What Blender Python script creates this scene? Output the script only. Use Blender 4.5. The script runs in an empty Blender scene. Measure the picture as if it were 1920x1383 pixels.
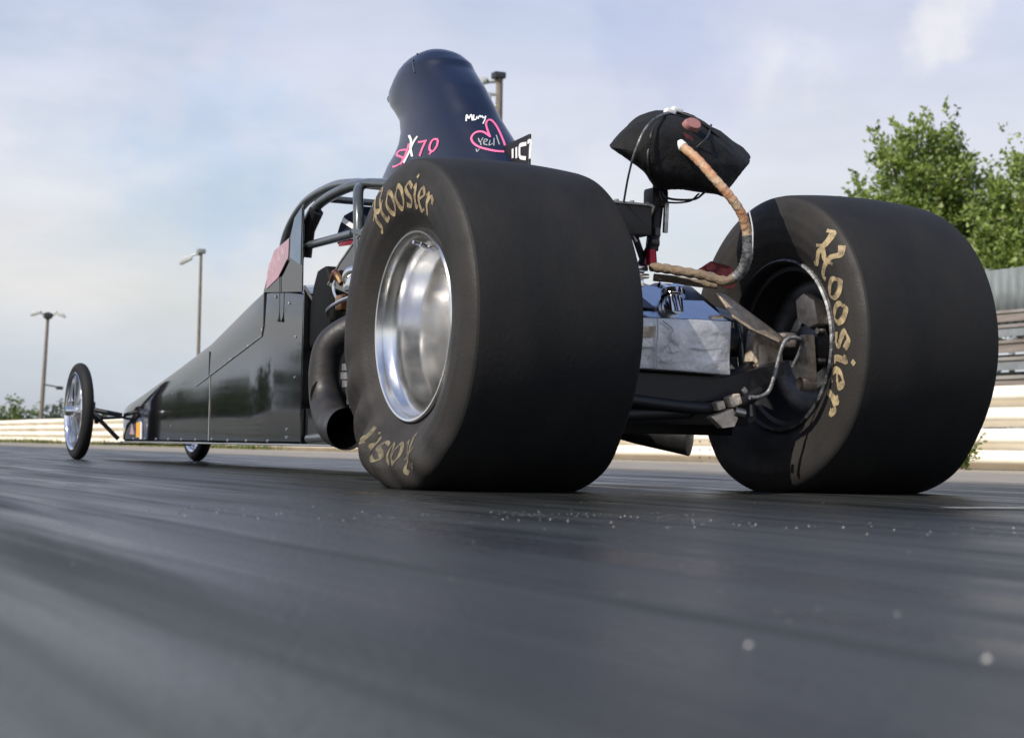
import bpy, bmesh, math, random
from mathutils import Vector, Matrix, noise
from math import sin, cos, pi, radians, sqrt, hypot, atan2, exp
random.seed(7)
S = bpy.context.scene
COL = S.collection

# ---------------------------------------------------------------- camera
CAM_LOC = Vector((-2.380, -3.817, 0.1036))
YAW, PITCH, ROLL = radians(26.59), radians(2.68), radians(1.08)
F = Vector((sin(YAW)*cos(PITCH), cos(YAW)*cos(PITCH), sin(PITCH)))
R0 = Vector((cos(YAW), -sin(YAW), 0)); U0 = R0.cross(F)
Rv = cos(ROLL)*R0 + sin(ROLL)*U0; Uv = -sin(ROLL)*R0 + cos(ROLL)*U0
cd = bpy.data.cameras.new('camera'); cam = bpy.data.objects.new('camera', cd); COL.objects.link(cam)
M = Matrix((Rv, Uv, -F)).transposed().to_4x4(); M.translation = CAM_LOC
cam.matrix_world = M
cd.sensor_width = 36; cd.lens = 3180/1920*36; cd.clip_start = .05; cd.clip_end = 6000
cd.dof.use_dof = True; cd.dof.focus_distance = 4.9; cd.dof.aperture_fstop = 8
S.camera = cam
S.render.resolution_x = 1024; S.render.resolution_y = 737

# ---------------------------------------------------------------- light
EL = radians(43); AZB = radians(18)
SUN = Vector((-cos(AZB)*cos(EL), -sin(AZB)*cos(EL), sin(EL)))
w = bpy.data.worlds.new('World'); S.world = w; w.use_nodes = True
nt = w.node_tree; nt.nodes.clear()
def N(nt, t, **k):
    n = nt.nodes.new(t)
    for a, b in k.items(): setattr(n, a, b)
    return n
L = nt.links.new
out = N(nt, 'ShaderNodeOutputWorld')
sky = N(nt, 'ShaderNodeTexSky', sky_type='NISHITA', sun_disc=False)
sky.sun_elevation = EL; sky.sun_rotation = atan2(SUN.x, SUN.y)
sky.air_density = 1.0; sky.dust_density = 2.0; sky.ozone_density = 1.5
bg = N(nt, 'ShaderNodeBackground'); bg.inputs[1].default_value = .15; L(sky.outputs[0], bg.inputs[0])
tc = N(nt, 'ShaderNodeTexCoord')
mp = N(nt, 'ShaderNodeMapping'); mp.inputs['Scale'].default_value = (1, 1, 3.0); L(tc.outputs['Generated'], mp.inputs[0])
n1 = N(nt, 'ShaderNodeTexNoise'); n1.inputs['Scale'].default_value = 3.2; n1.inputs['Detail'].default_value = 7; n1.inputs['Roughness'].default_value = .52
n1.inputs['Distortion'].default_value = .4
L(mp.outputs[0], n1.inputs[0])
cr = N(nt, 'ShaderNodeValToRGB'); cr.color_ramp.elements[0].position = .36; cr.color_ramp.elements[0].color = (.55, .55, .55, 1)
cr.color_ramp.elements[1].position = .56; cr.color_ramp.elements[1].color = (.97, .97, .97, 1)
L(n1.outputs[0], cr.inputs[0])
n2 = N(nt, 'ShaderNodeTexNoise'); n2.inputs['Scale'].default_value = 7; n2.inputs['Detail'].default_value = 8; n2.inputs['Roughness'].default_value = .55
L(mp.outputs[0], n2.inputs[0])
sx = N(nt, 'ShaderNodeSeparateXYZ'); L(tc.outputs['Generated'], sx.inputs[0])
hz = N(nt, 'ShaderNodeValToRGB')           # cloud colour by height above the horizon: warm veil low, cool grey-blue higher
e = hz.color_ramp.elements
e[0].position = 0.0; e[0].color = (.55, .60, .69, 1)
e[1].position = .75; e[1].color = (.16, .24, .46, 1)
a = e.new(.52); a.color = (.34, .42, .66, 1)
a = e.new(.36); a.color = (.55, .60, .80, 1)
a = e.new(.045); a.color = (.60, .65, .74, 1)
a = e.new(.085); a.color = (.74, .73, .72, 1)
a = e.new(.16); a.color = (.71, .74, .81, 1)
a = e.new(.24); a.color = (.62, .66, .80, 1)
L(sx.outputs['Z'], hz.inputs[0])
vr = N(nt, 'ShaderNodeMapRange'); vr.inputs[1].default_value = .3; vr.inputs[2].default_value = .7; vr.inputs[3].default_value = 1.0; vr.inputs[4].default_value = 1.14
L(n2.outputs[0], vr.inputs[0])
# a few separate small clouds and a thinner, bluer gap in the veil, each at its own place in the sky
n3 = N(nt, 'ShaderNodeTexNoise'); n3.inputs['Scale'].default_value = 26; n3.inputs['Detail'].default_value = 6; L(tc.outputs['Generated'], n3.inputs[0])
colr = hz.outputs[0]
for d_, rad, c_, amt in (((0.5629, 0.7966, 0.2201), .045, (.84, .84, .87, 1), .6), ((0.6332, 0.7351, 0.2422), .040, (.84, .83, .86, 1), .6), ((0.6286, 0.7431, 0.2296), .035, (.86, .86, .88, 1), .7), ((0.2874, 0.9438, 0.1632), .10, (.46, .60, .86, 1), .42), ((0.51, 0.8274, 0.2353), .09, (.50, .55, .78, 1), .5)):
    dn = N(nt, 'ShaderNodeVectorMath', operation='DISTANCE'); L(tc.outputs['Generated'], dn.inputs[0]); dn.inputs[1].default_value = d_
    ad = N(nt, 'ShaderNodeMath', operation='MULTIPLY_ADD'); L(n3.outputs[0], ad.inputs[0]); ad.inputs[1].default_value = rad*2.2; L(dn.outputs['Value'], ad.inputs[2])
    mr = N(nt, 'ShaderNodeMapRange', interpolation_type='SMOOTHSTEP'); mr.inputs[1].default_value = rad*1.1+rad*.9; mr.inputs[2].default_value = rad*1.1; mr.inputs[3].default_value = 0; mr.inputs[4].default_value = amt; L(ad.outputs[0], mr.inputs[0])
    mc = N(nt, 'ShaderNodeMix', data_type='RGBA'); L(mr.outputs[0], mc.inputs[0]); L(colr, mc.inputs[6]); mc.inputs[7].default_value = c_; colr = mc.outputs[2]
bg2 = N(nt, 'ShaderNodeBackground'); L(colr, bg2.inputs[0]); L(vr.outputs[0], bg2.inputs[1])
mx = N(nt, 'ShaderNodeMixShader'); L(cr.outputs[0], mx.inputs[0]); L(bg.outputs[0], mx.inputs[1]); L(bg2.outputs[0], mx.inputs[2])
L(mx.outputs[0], out.inputs[0])

sd = bpy.data.lights.new('sun', 'SUN'); sd.energy = 5.0; sd.angle = radians(.6); sd.color = (1, .93, .83)
so = bpy.data.objects.new('sun', sd); COL.objects.link(so); so.rotation_euler = SUN.to_track_quat('Z', 'Y').to_euler()
S.view_settings.view_transform = 'Standard'; S.view_settings.look = 'None'; S.view_settings.gamma = 1; S.view_settings.exposure = 0

# ---------------------------------------------------------------- materials
def mat(name, col, rough=.5, metal=0., nscale=0, namt=.25, col2=None, bump=0, bscale=60, coat=0, ior=None, stretch=(1, 1, 1), rvar=0, spec=None, ani=0):
    m = bpy.data.materials.new(name); m.use_nodes = True
    t = m.node_tree; b = t.nodes['Principled BSDF']
    b.inputs['Base Color'].default_value = (*col, 1); b.inputs['Roughness'].default_value = rough; b.inputs['Metallic'].default_value = metal
    if coat: b.inputs['Coat Weight'].default_value = coat; b.inputs['Coat Roughness'].default_value = .04
    if ior: b.inputs['IOR'].default_value = ior
    if spec is not None: b.inputs['Specular IOR Level'].default_value = spec
    c = N(t, 'ShaderNodeTexCoord'); mp = N(t, 'ShaderNodeMapping'); mp.inputs['Scale'].default_value = stretch
    t.links.new(c.outputs['Object'], mp.inputs[0])
    if nscale:
        n = N(t, 'ShaderNodeTexNoise'); n.inputs['Scale'].default_value = nscale; n.inputs['Detail'].default_value = 6; n.inputs['Roughness'].default_value = .6
        t.links.new(mp.outputs[0], n.inputs[0])
        r = N(t, 'ShaderNodeValToRGB'); r.color_ramp.elements[0].position = .35; r.color_ramp.elements[1].position = .68
        c2 = col2 or tuple(x*(1-namt) for x in col)
        r.color_ramp.elements[0].color = (*col, 1); r.color_ramp.elements[1].color = (*c2, 1)
        t.links.new(n.outputs[0], r.inputs[0]); t.links.new(r.outputs[0], b.inputs['Base Color'])
        if rvar:
            q = N(t, 'ShaderNodeMapRange'); q.inputs[1].default_value = .35; q.inputs[2].default_value = .65
            q.inputs[3].default_value = max(.03, rough-rvar); q.inputs[4].default_value = min(1, rough+rvar)
            t.links.new(n.outputs[0], q.inputs[0]); t.links.new(q.outputs[0], b.inputs['Roughness'])
    if bump:
        n = N(t, 'ShaderNodeTexNoise'); n.inputs['Scale'].default_value = bscale; n.inputs['Detail'].default_value = 5
        t.links.new(mp.outputs[0], n.inputs[0])
        bp = N(t, 'ShaderNodeBump'); bp.inputs['Strength'].default_value = min(1, bump); bp.inputs['Distance'].default_value = .01*max(1, bump)
        t.links.new(n.outputs[0], bp.inputs['Height']); t.links.new(bp.outputs[0], b.inputs['Normal'])
    return m

MT = dict(
    tread=mat('tread_rubber', (.0125, .0128, .0135), .68, nscale=4.5, col2=(.022, .0215, .021), bump=.10, bscale=120, stretch=(1, .6, .6), rvar=.06, spec=.22),
    wall=mat('sidewall_rubber', (.034, .030, .027), .62, nscale=7, col2=(.020, .0195, .019), bump=.12, bscale=140, rvar=.08, spec=.3),
    trim=mat('bare_aluminium_edge', (.36, .36, .35), .5, .2, nscale=40, namt=.4),
    letterworn=mat('worn_letter_paint', (.20, .165, .10), .8, nscale=60, col2=(.05, .045, .035), bump=.2, bscale=200),
    palescript=mat('pale_pink_script', (.62, .42, .48), .4, nscale=30),
    lighttan=mat('worn_cast_metal', (.72, .62, .50), .45, .3, nscale=26, col2=(.35, .27, .20), bump=.3, bscale=60),
    navy=mat('navy_padding', (.012, .018, .035), .8, nscale=20, spec=.2),
    letter=mat('tyre_letter_paint', (.46, .36, .20), .75, nscale=45, col2=(.13, .10, .07), bump=.2, bscale=200),
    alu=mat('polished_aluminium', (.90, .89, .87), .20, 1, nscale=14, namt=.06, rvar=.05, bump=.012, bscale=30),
    chrome=mat('chrome', (.85, .85, .86), .08, 1),
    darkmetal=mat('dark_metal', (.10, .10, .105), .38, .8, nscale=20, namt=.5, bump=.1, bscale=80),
    steel=mat('bare_steel', (.42, .40, .38), .34, 1, nscale=25, namt=.45, rvar=.1, bump=.1, bscale=60),
    tan=mat('zinc_plated_steel', (.60, .49, .37), .5, .25, nscale=30, namt=.5, rvar=.1, bump=.2, bscale=70),
    body=mat('black_gloss_body', (.006, .0065, .008), .055, 0, nscale=3, namt=.3, ior=2.2, bump=.022, bscale=4.0, rvar=.02),
    scoopm=mat('midnight_blue_gelcoat', (.008, .013, .034), .30, 0, nscale=4, namt=.3, coat=.25, ior=1.42, bump=.04, bscale=5, rvar=.05),
    tube=mat('grey_powder_coated_tube', (.085, .095, .095), .30, .35, nscale=18, namt=.3, coat=.6),
    pipe=mat('flat_black_header_paint', (.020, .020, .021), .48, .2, nscale=14, namt=.4, col2=(.032, .028, .024), bump=.12, bscale=60, rvar=.1),
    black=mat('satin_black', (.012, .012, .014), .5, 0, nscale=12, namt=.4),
    hollow=mat('hollow_black', (.004, .004, .004), .9),  # near-black put in as the shade inside openings and gaps
    cloth=mat('black_nylon_pack', (.013, .013, .013), .80, 0, nscale=16, namt=.4, bump=.5, bscale=55, spec=.25),
    redcloth=mat('dark_red_cloth', (.11, .012, .014), .85, nscale=20, bump=.3, bscale=60),
    red=mat('red_anodised', (.42, .02, .04), .3, .6, nscale=20),
    pinkdisc=mat('faded_pink_rubber', (.40, .18, .17), .6, nscale=30),
    tape=mat('crumpled_silver_tape', (.68, .69, .70), .42, .4, nscale=11, namt=.22, bump=1.0, bscale=13, rvar=.1),
    sheet=mat('mirror_aluminium_sheet', (.62, .65, .70), .12, 1, bump=.12, bscale=7, nscale=8, namt=.1),
    sleeve=mat('orange_hose_sleeve', (.44, .20, .095), .7, nscale=32, col2=(.50, .40, .27), bump=.5, bscale=90),
    sleeve2=mat('tan_heat_wrap', (.24, .17, .11), .8, nscale=38, col2=(.13, .10, .07), bump=.7, bscale=80),
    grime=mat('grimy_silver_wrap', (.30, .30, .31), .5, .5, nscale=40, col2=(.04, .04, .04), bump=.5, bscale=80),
    pink=mat('pink_vinyl', (.85, .16, .34), .4, nscale=25, namt=.12),
    palepink=mat('pale_pink_vinyl', (.46, .27, .32), .4, nscale=9, col2=(.33, .25, .28)),
    white=mat('white_vinyl', (.80, .80, .80), .4, nscale=25, namt=.1),
    greyv=mat('grey_vinyl', (.33, .35, .36), .5, nscale=25, namt=.2),
    orange=mat('orange_vinyl', (.85, .40, .03), .45, nscale=25, namt=.12),
    bluep=mat('blue_grey_vinyl', (.10, .15, .22), .35, nscale=12, coat=.5),
    copper=mat('heat_stained_copper', (.30, .12, .07), .32, .9, nscale=30, col2=(.35, .24, .12), rvar=.1),
    seat=mat('black_vinyl_seat', (.004, .004, .004), .6, spec=.2, nscale=20),
    rail=mat('cream_rail_paint', (.90, .85, .74), .58, nscale=2.2, col2=(.70, .63, .50), bump=.12, bscale=20, stretch=(1, .35, 1), rvar=.1),
    railpost=mat('weathered_rail_post', (.24, .21, .17), .8, nscale=8, bump=.3, bscale=30),
    rust=mat('rusty_bolt', (.12, .06, .035), .7, .3),
    wood=mat('weathered_pole_wood', (.24, .21, .175), .85, nscale=6, col2=(.11, .085, .065), stretch=(6, 6, .6), bump=.4, bscale=20),
    galv=mat('galvanised_steel', (.36, .38, .38), .5, .5, nscale=4, namt=.3, bump=.1, bscale=20),
    corr=mat('grey_corrugated_sheet', (.20, .225, .225), .6, .2, nscale=3, namt=.3),
    plank=mat('bleacher_plank_grey', (.30, .29, .27), .75, nscale=5, col2=(.17, .14, .12), stretch=(3, .3, 3)),
    plankred=mat('bleacher_plank_brown', (.27, .23, .20), .8, nscale=5, namt=.4, stretch=(3, .3, 3)),
    lamp=mat('lamp_housing', (.55, .56, .55), .4, .3, nscale=8, namt=.3),
    bark=mat('bark', (.12, .095, .07), .9, nscale=8, bump=.5, bscale=20),
)
def leafmat(name, c, tr=.35):
    m = bpy.data.materials.new(name); m.use_nodes = True; t = m.node_tree
    b = t.nodes['Principled BSDF']; b.inputs['Roughness'].default_value = .5
    b.inputs['Base Color'].default_value = (*c, 1)
    o = t.nodes['Material Output']
    tl = N(t, 'ShaderNodeBsdfTranslucent'); tl.inputs[0].default_value = (c[0]*1.5, c[1]*1.5, c[2]*.9, 1)
    m_ = N(t, 'ShaderNodeMixShader'); m_.inputs[0].default_value = tr
    t.links.new(b.outputs[0], m_.inputs[1]); t.links.new(tl.outputs[0], m_.inputs[2]); t.links.new(m_.outputs[0], o.inputs[0])
    return m
LEAF = [leafmat('leaf_deep', (.065, .105, .030)), leafmat('leaf_mid', (.15, .21, .05)), leafmat('leaf_light', (.26, .33, .085)), leafmat('leaf_pale_underside', (.33, .38, .18))]
BUSH = [leafmat('bush_a', (.05, .075, .03)), leafmat('bush_b', (.035, .055, .03)), leafmat('bush_c', (.08, .10, .045))]
GRASS = [leafmat('grass_a', (.10, .14, .03)), leafmat('grass_b', (.20, .19, .07)), leafmat('grass_c', (.07, .10, .025))]

# ---------------------------------------------------------------- helpers
def link(name, me, m=None, parent=None, smooth=None):
    o = bpy.data.objects.new(name, me); COL.objects.link(o)
    if m is not None:
        for q in (m if isinstance(m, (list, tuple)) else [m]): me.materials.append(q)
    if parent: o.parent = parent
    return o
def shade(me, ang=40):
    for p in me.polygons: p.use_smooth = True
    try: me.set_sharp_from_angle(angle=radians(ang))
    except Exception: pass
def obj(name, bm, m, parent=None, ang=40, smooth=True):
    me = bpy.data.meshes.new(name); bmesh.ops.recalc_face_normals(bm, faces=bm.faces[:])
    bm.to_mesh(me); bm.free()
    if smooth: shade(me, ang)
    return link(name, me, m, parent)
def empty(name, loc=(0, 0, 0), parent=None):
    o = bpy.data.objects.new(name, None); COL.objects.link(o); o.location = loc; o.empty_display_size = .2
    if parent: o.parent = parent
    return o
def tag(o, label, cat, group=None):
    o['label'] = label; o['category'] = cat
    if group: o['group'] = group
    return o
def BM(): return bmesh.new()
def box(bm, c, s, rot=None, bev=0):
    r = bmesh.ops.create_cube(bm, size=1); vs = r['verts']
    Mx = Matrix.Translation(c) @ (rot or Matrix()).to_4x4() @ Matrix.Diagonal((*s, 1))
    if bev:
        bmesh.ops.scale(bm, vec=s, verts=vs)
        es = list({e for v in vs for e in v.link_edges})
        g = bmesh.ops.bevel(bm, geom=es, offset=bev, segments=2, affect='EDGES', profile=.6)
        vs2 = list({v for f_ in g['faces'] for v in f_.verts} | {v for v in vs if v.is_valid})
        allv = set(vs2)
        stack = list(allv)
        while stack:
            v = stack.pop()
            for e_ in v.link_edges:
                o_ = e_.other_vert(v)
                if o_ not in allv: allv.add(o_); stack.append(o_)
        bmesh.ops.transform(bm, matrix=Matrix.Translation(c) @ (rot or Matrix()).to_4x4(), verts=list(allv))
    else:
        bmesh.ops.transform(bm, matrix=Mx, verts=vs)
def catmull(P, n=8, closed=False):
    P = [Vector(p) for p in P]
    if len(P) < 3: 
        return [P[0].lerp(P[-1], i/n) for i in range(n+1)]
    out = []
    m = len(P) if closed else len(P)-1
    for i in range(m):
        if closed: p0, p1, p2, p3 = P[i-1], P[i], P[(i+1) % len(P)], P[(i+2) % len(P)]
        else:
            p1, p2 = P[i], P[i+1]; p0 = P[i-1] if i else p1*2-p2; p3 = P[i+2] if i+2 < len(P) else p2*2-p1
        for j in range(n):
            t = j/n
            out.append(.5*((2*p1)+(-p0+p2)*t+(2*p0-5*p1+4*p2-p3)*t*t+(-p0+3*p1-3*p2+p3)*t**3))
    if not closed: out.append(P[-1])
    return out
def tube(bm, P, r, seg=14, cap=True, closed=False):
    """sweep a circle along points; r number or function of t in 0..1"""
    P = [Vector(p) for p in P]; n = len(P); rings = []
    t0 = (P[1]-P[0]).normalized(); up = Vector((0, 0, 1)) if abs(t0.z) < .9 else Vector((1, 0, 0))
    nrm = t0.cross(up).normalized()
    for i, p in enumerate(P):
        if closed: t = (P[(i+1) % n]-P[i-1]).normalized()
        else: t = (P[min(i+1, n-1)]-P[max(i-1, 0)]).normalized()
        nrm = (nrm-t*nrm.dot(t)).normalized(); b = t.cross(nrm)
        rr = r(i/(n-1)) if callable(r) else r
        rings.append([bm.verts.new(p+nrm*rr*cos(2*pi*k/seg)+b*rr*sin(2*pi*k/seg)) for k in range(seg)])
    m = n if closed else n-1
    for i in range(m):
        a, b = rings[i], rings[(i+1) % n]
        for k in range(seg): bm.faces.new((a[k], a[(k+1) % seg], b[(k+1) % seg], b[k]))
    if cap and not closed:
        bm.faces.new(rings[0][::-1]); bm.faces.new(rings[-1])
def rod(bm, a, b, r, seg=12): tube(bm, [a, b], r, seg)
def curve(bm, P, r, seg=14, n=8, cap=True): tube(bm, catmull(P, n), r, seg, cap)
def lathe(bm, prof, axis='x', c=(0, 0, 0), seg=72, cap=False, wob=None):
    """prof: list of (offset along axis, radius)"""
    rings = []
    for d, r in prof:
        ring = []
        for k in range(seg):
            a = 2*pi*k/seg
            u, v = r*cos(a), r*sin(a)
            p = (d, u, v) if axis == 'x' else ((u, d, v) if axis == 'y' else (u, v, d))
            ring.append(bm.verts.new(Vector(p)+Vector(c)))
        rings.append(ring)
    for a, b in zip(rings, rings[1:]):
        for k in range(seg): bm.faces.new((a[k], a[(k+1) % seg], b[(k+1) % seg], b[k]))
    if cap: bm.faces.new(rings[0][::-1]); bm.faces.new(rings[-1])
def prism(bm, poly, axis, a, b):
    """extrude polygon given in the two other axes between a and b on axis"""
    def P(u, v, w):
        return {'x': (w, u, v), 'y': (u, w, v), 'z': (u, v, w)}[axis]
    A = [bm.verts.new(P(u, v, a)) for u, v in poly]; B = [bm.verts.new(P(u, v, b)) for u, v in poly]
    bm.faces.new(A); bm.faces.new(B[::-1]); n = len(poly)
    for i in range(n): bm.faces.new((A[i], A[(i+1) % n], B[(i+1) % n], B[i]))
def slab(bm, pts, t):
    """flat polygon of 3-D points given a thickness t along its normal"""
    pts = [Vector(p) for p in pts]; nn = (pts[1]-pts[0]).cross(pts[2]-pts[0]).normalized()*t/2
    A = [bm.verts.new(p+nn) for p in pts]; B = [bm.verts.new(p-nn) for p in pts]; n = len(pts)
    bm.faces.new(A); bm.faces.new(B[::-1])
    for i in range(n): bm.faces.new((A[i], A[(i+1) % n], B[(i+1) % n], B[i]))
def bevel_all(bm, w, seg=2):
    bmesh.ops.bevel(bm, geom=bm.edges[:], offset=w, segments=seg, affect='EDGES', profile=.6)

def each(name, bm, m, parent=None, ang=40):
    """link every loose piece of a bmesh as an object of its own"""
    bm.verts.ensure_lookup_table(); seen = set(); first = None
    for v in bm.verts:
        if v in seen: continue
        comp = [v]; seen.add(v); st = [v]
        while st:
            q = st.pop()
            for e_ in q.link_edges:
                w_ = e_.other_vert(q)
                if w_ not in seen: seen.add(w_); comp.append(w_); st.append(w_)
        b2 = bmesh.new(); mp_ = {q: b2.verts.new(q.co) for q in comp}
        for f_ in {f_ for q in comp for f_ in q.link_faces}: b2.faces.new([mp_[q] for q in f_.verts])
        o = obj(name, b2, m, parent, ang); first = first or o
    bm.free(); return first
# ---------------------------------------------------------------- lettering: broad-nib strokes mapped on to a surface
GL = {  # width, strokes
 'H': (.92, [[(.02, .93), (.20, 1.0), (.24, .72), (.17, .35), (.22, .02), (.05, -.06)], [(.60, 1.04), (.74, .9), (.62, .60), (.60, .25), (.68, .02), (.86, .04)], [(-.02, .44), (.2, .55), (.50, .42), (.80, .58)]]),
 'o': (.60, [[(.27, .62), (.07, .40), (.10, .14), (.30, -.01), (.50, .20), (.47, .46), (.27, .62), (.16, .55)]]),
 's': (.55, [[(.50, .52), (.30, .64), (.11, .50), (.24, .34), (.43, .22), (.34, .03), (.05, .06)]]),
 'i': (.32, [[(.04, .50), (.15, .60), (.13, .25), (.17, .03), (.30, .08)], [(.13, .80), (.20, .90)]]),
 'e': (.55, [[(.10, .28), (.34, .40), (.42, .52), (.27, .62), (.09, .42), (.10, .14), (.26, 0.), (.47, .10)]]),
 'r': (.52, [[(.02, .52), (.14, .60), (.12, .28), (.15, .0)], [(.15, .36), (.30, .60), (.46, .56), (.48, .46)]]),
}
def ribbon_pts(stroke, wmax, wmin, nib=radians(38), n=6):
    P = catmull([(x, y, 0) for x, y in stroke], n)
    nb = Vector((cos(nib), sin(nib), 0)); Lf, Rt = [], []
    for i, p in enumerate(P):
        d = (P[min(i+1, len(P)-1)]-P[max(i-1, 0)]).normalized(); q = Vector((-d.y, d.x, 0))
        h = (wmin+(wmax-wmin)*abs(nb.x*d.y-nb.y*d.x))/2
        Lf.append(p+q*h); Rt.append(p-q*h)
    return Lf, Rt
def put_stroke(bm, stroke, mapf, wmax, wmin, lift=0., n=6):
    Lf, Rt = ribbon_pts(stroke, wmax, wmin, n=n)
    a = [bm.verts.new(mapf(p.x, p.y, lift)) for p in Lf]; b = [bm.verts.new(mapf(p.x, p.y, lift)) for p in Rt]
    m_ = [bm.verts.new(mapf((p.x+q.x)/2, (p.y+q.y)/2, lift)) for p, q in zip(Lf, Rt)]
    for i in range(len(a)-1):
        bm.faces.new((a[i], a[i+1], m_[i+1], m_[i])); bm.faces.new((m_[i], m_[i+1], b[i+1], b[i]))

# ================================================================ THE SETTING
def sheet(name, x0, x1, y0, y1, z, m, nx=2, ny=2, zf=None):
    bm = BM(); vs = [[bm.verts.new((x0+(x1-x0)*i/nx, y0+(y1-y0)*j/ny, z if zf is None else zf(x0+(x1-x0)*i/nx, y0+(y1-y0)*j/ny))) for j in range(ny+1)] for i in range(nx+1)]
    for i in range(nx):
        for j in range(ny): bm.faces.new((vs[i][j], vs[i+1][j], vs[i+1][j+1], vs[i][j+1]))
    o = obj(name, bm, m); o['kind'] = 'structure'; return o

# track surface: sealed, rubbered asphalt with streaks running down the lane
def track_mat():
    m = bpy.data.materials.new('rubbered_asphalt'); m.use_nodes = True; t = m.node_tree; b = t.nodes['Principled BSDF']; K = t.links.new
    c = N(t, 'ShaderNodeTexCoord')
    def noise_(scale, st, det=5, rough=.55, dist=0, off=(0, 0, 0)):
        mp = N(t, 'ShaderNodeMapping'); mp.inputs['Scale'].default_value = st; mp.inputs['Location'].default_value = off; K(c.outputs['Object'], mp.inputs[0])
        n = N(t, 'ShaderNodeTexNoise'); n.inputs['Scale'].default_value = scale; n.inputs['Detail'].default_value = det; n.inputs['Roughness'].default_value = rough; n.inputs['Distortion'].default_value = dist
        K(mp.outputs[0], n.inputs[0]); return n.outputs[0]
    def ramp(src, p0, c0, p1, c1):
        r = N(t, 'ShaderNodeValToRGB'); r.color_ramp.elements[0].position = p0; r.color_ramp.elements[0].color = (*c0, 1)
        r.color_ramp.elements[1].position = p1; r.color_ramp.elements[1].color = (*c1, 1); K(src, r.inputs[0]); return r.outputs[0]
    def mix(f, a, b_):
        x = N(t, 'ShaderNodeMix', data_type='RGBA'); 
        if hasattr(f, 'is_output'): K(f, x.inputs[0])
        else: x.inputs[0].default_value = f
        K(a, x.inputs[6]); K(b_, x.inputs[7]); return x.outputs[2]
    streak = noise_(3.0, (2.6, .22, 1), 6, .55, .7)
    fine = noise_(9, (3, .6, 1), 6, .65, .5)
    patch = noise_(1.1, (1.4, .5, 1), 5, .6, .6, (3, 1, 0))
    base = ramp(streak, .36, (.008, .009, .009), .70, (.036, .040, .035))
    base2 = ramp(fine, .35, (.014, .014, .014), .7, (.030, .030, .029))
    col = mix(.3, base, base2)
    band = noise_(1.0, (9, .22, 1), 4, .6, .5, (7.3, 0, 0))
    bm_ = N(t, 'ShaderNodeMapRange'); bm_.inputs[1].default_value = .50; bm_.inputs[2].default_value = .68; K(band, bm_.inputs[0])
    dk = N(t, 'ShaderNodeRGB'); dk.outputs[0].default_value = (.012, .013, .013, 1)
    bf = N(t, 'ShaderNodeMath', operation='MULTIPLY'); K(bm_.outputs[0], bf.inputs[0]); bf.inputs[1].default_value = .75
    col = mix(bf.outputs[0], col, dk.outputs[0])
    dusty = ramp(patch, .5, (0, 0, 0), .72, (.3, .3, .3))
    rgb = N(t, 'ShaderNodeRGB'); rgb.outputs[0].default_value = (.046, .047, .042, 1)
    col = mix(dusty, col, rgb.outputs[0])
    # bare, greyer asphalt beyond the rubbered groove (towards the rail)
    sx = N(t, 'ShaderNodeSeparateXYZ'); K(c.outputs['Object'], sx.inputs[0])
    wob = N(t, 'ShaderNodeMath', operation='MULTIPLY_ADD'); K(patch, wob.inputs[0]); wob.inputs[1].default_value = .9; K(sx.outputs[0], wob.inputs[2])
    edge = N(t, 'ShaderNodeMapRange'); edge.inputs[1].default_value = 2.3; edge.inputs[2].default_value = 3.3; K(wob.outputs[0], edge.inputs[0])
    bare = ramp(noise_(5, (1.5, .4, 1), 6, .65), .35, (.22, .205, .18), .7, (.33, .30, .26))
    col = mix(edge.outputs[0], col, bare)
    pale = N(t, 'ShaderNodeMapRange'); pale.inputs[1].default_value = -1.95; pale.inputs[2].default_value = -2.22; wb2 = N(t, 'ShaderNodeMath', operation='MULTIPLY_ADD'); K(patch, wb2.inputs[0]); wb2.inputs[1].default_value = .3; K(sx.outputs[0], wb2.inputs[2]); wb3 = N(t, 'ShaderNodeMath', operation='ADD'); K(wb2.outputs[0], wb3.inputs[0]); wb3.inputs[1].default_value = -.15; K(wb3.outputs[0], pale.inputs[0])
    pf = N(t, 'ShaderNodeMath', operation='MULTIPLY'); K(pale.outputs[0], pf.inputs[0]); pf.inputs[1].default_value = .55
    pc_ = N(t, 'ShaderNodeRGB'); pc_.outputs[0].default_value = (.078, .088, .076, 1); col = mix(pf.outputs[0], col, pc_.outputs[0])
    K(col, b.inputs['Base Color'])
    rr = N(t, 'ShaderNodeMapRange'); rr.inputs[1].default_value = .35; rr.inputs[2].default_value = .68; rr.inputs[3].default_value = .24; rr.inputs[4].default_value = .46; K(streak, rr.inputs[0])
    ra = N(t, 'ShaderNodeMath', operation='MULTIPLY_ADD'); K(bm_.outputs[0], ra.inputs[0]); ra.inputs[1].default_value = .14; K(rr.outputs[0], ra.inputs[2]); rr = ra
    sp_ = N(t, 'ShaderNodeMapRange'); sp_.inputs[3].default_value = .20; sp_.inputs[4].default_value = .13; K(bm_.outputs[0], sp_.inputs[0]); K(sp_.outputs[0], b.inputs['Specular IOR Level'])
    re = N(t, 'ShaderNodeMix', data_type='FLOAT'); K(edge.outputs[0], re.inputs[0]); K(rr.outputs[0], re.inputs[2]); re.inputs[3].default_value = .9
    K(re.outputs[0], b.inputs['Roughness'])
    h = noise_(150, (1, 1, 1), 3, .6); h2 = noise_(18, (1, .25, 1), 4, .6)
    vo = N(t, 'ShaderNodeTexVoronoi'); vo.inputs['Scale'].default_value = 170; K(c.outputs['Object'], vo.inputs['Vector'])
    b1 = N(t, 'ShaderNodeBump'); b1.inputs['Strength'].default_value = .7; b1.inputs['Distance'].default_value = .0016; K(vo.outputs['Distance'], b1.inputs['Height'])
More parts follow.
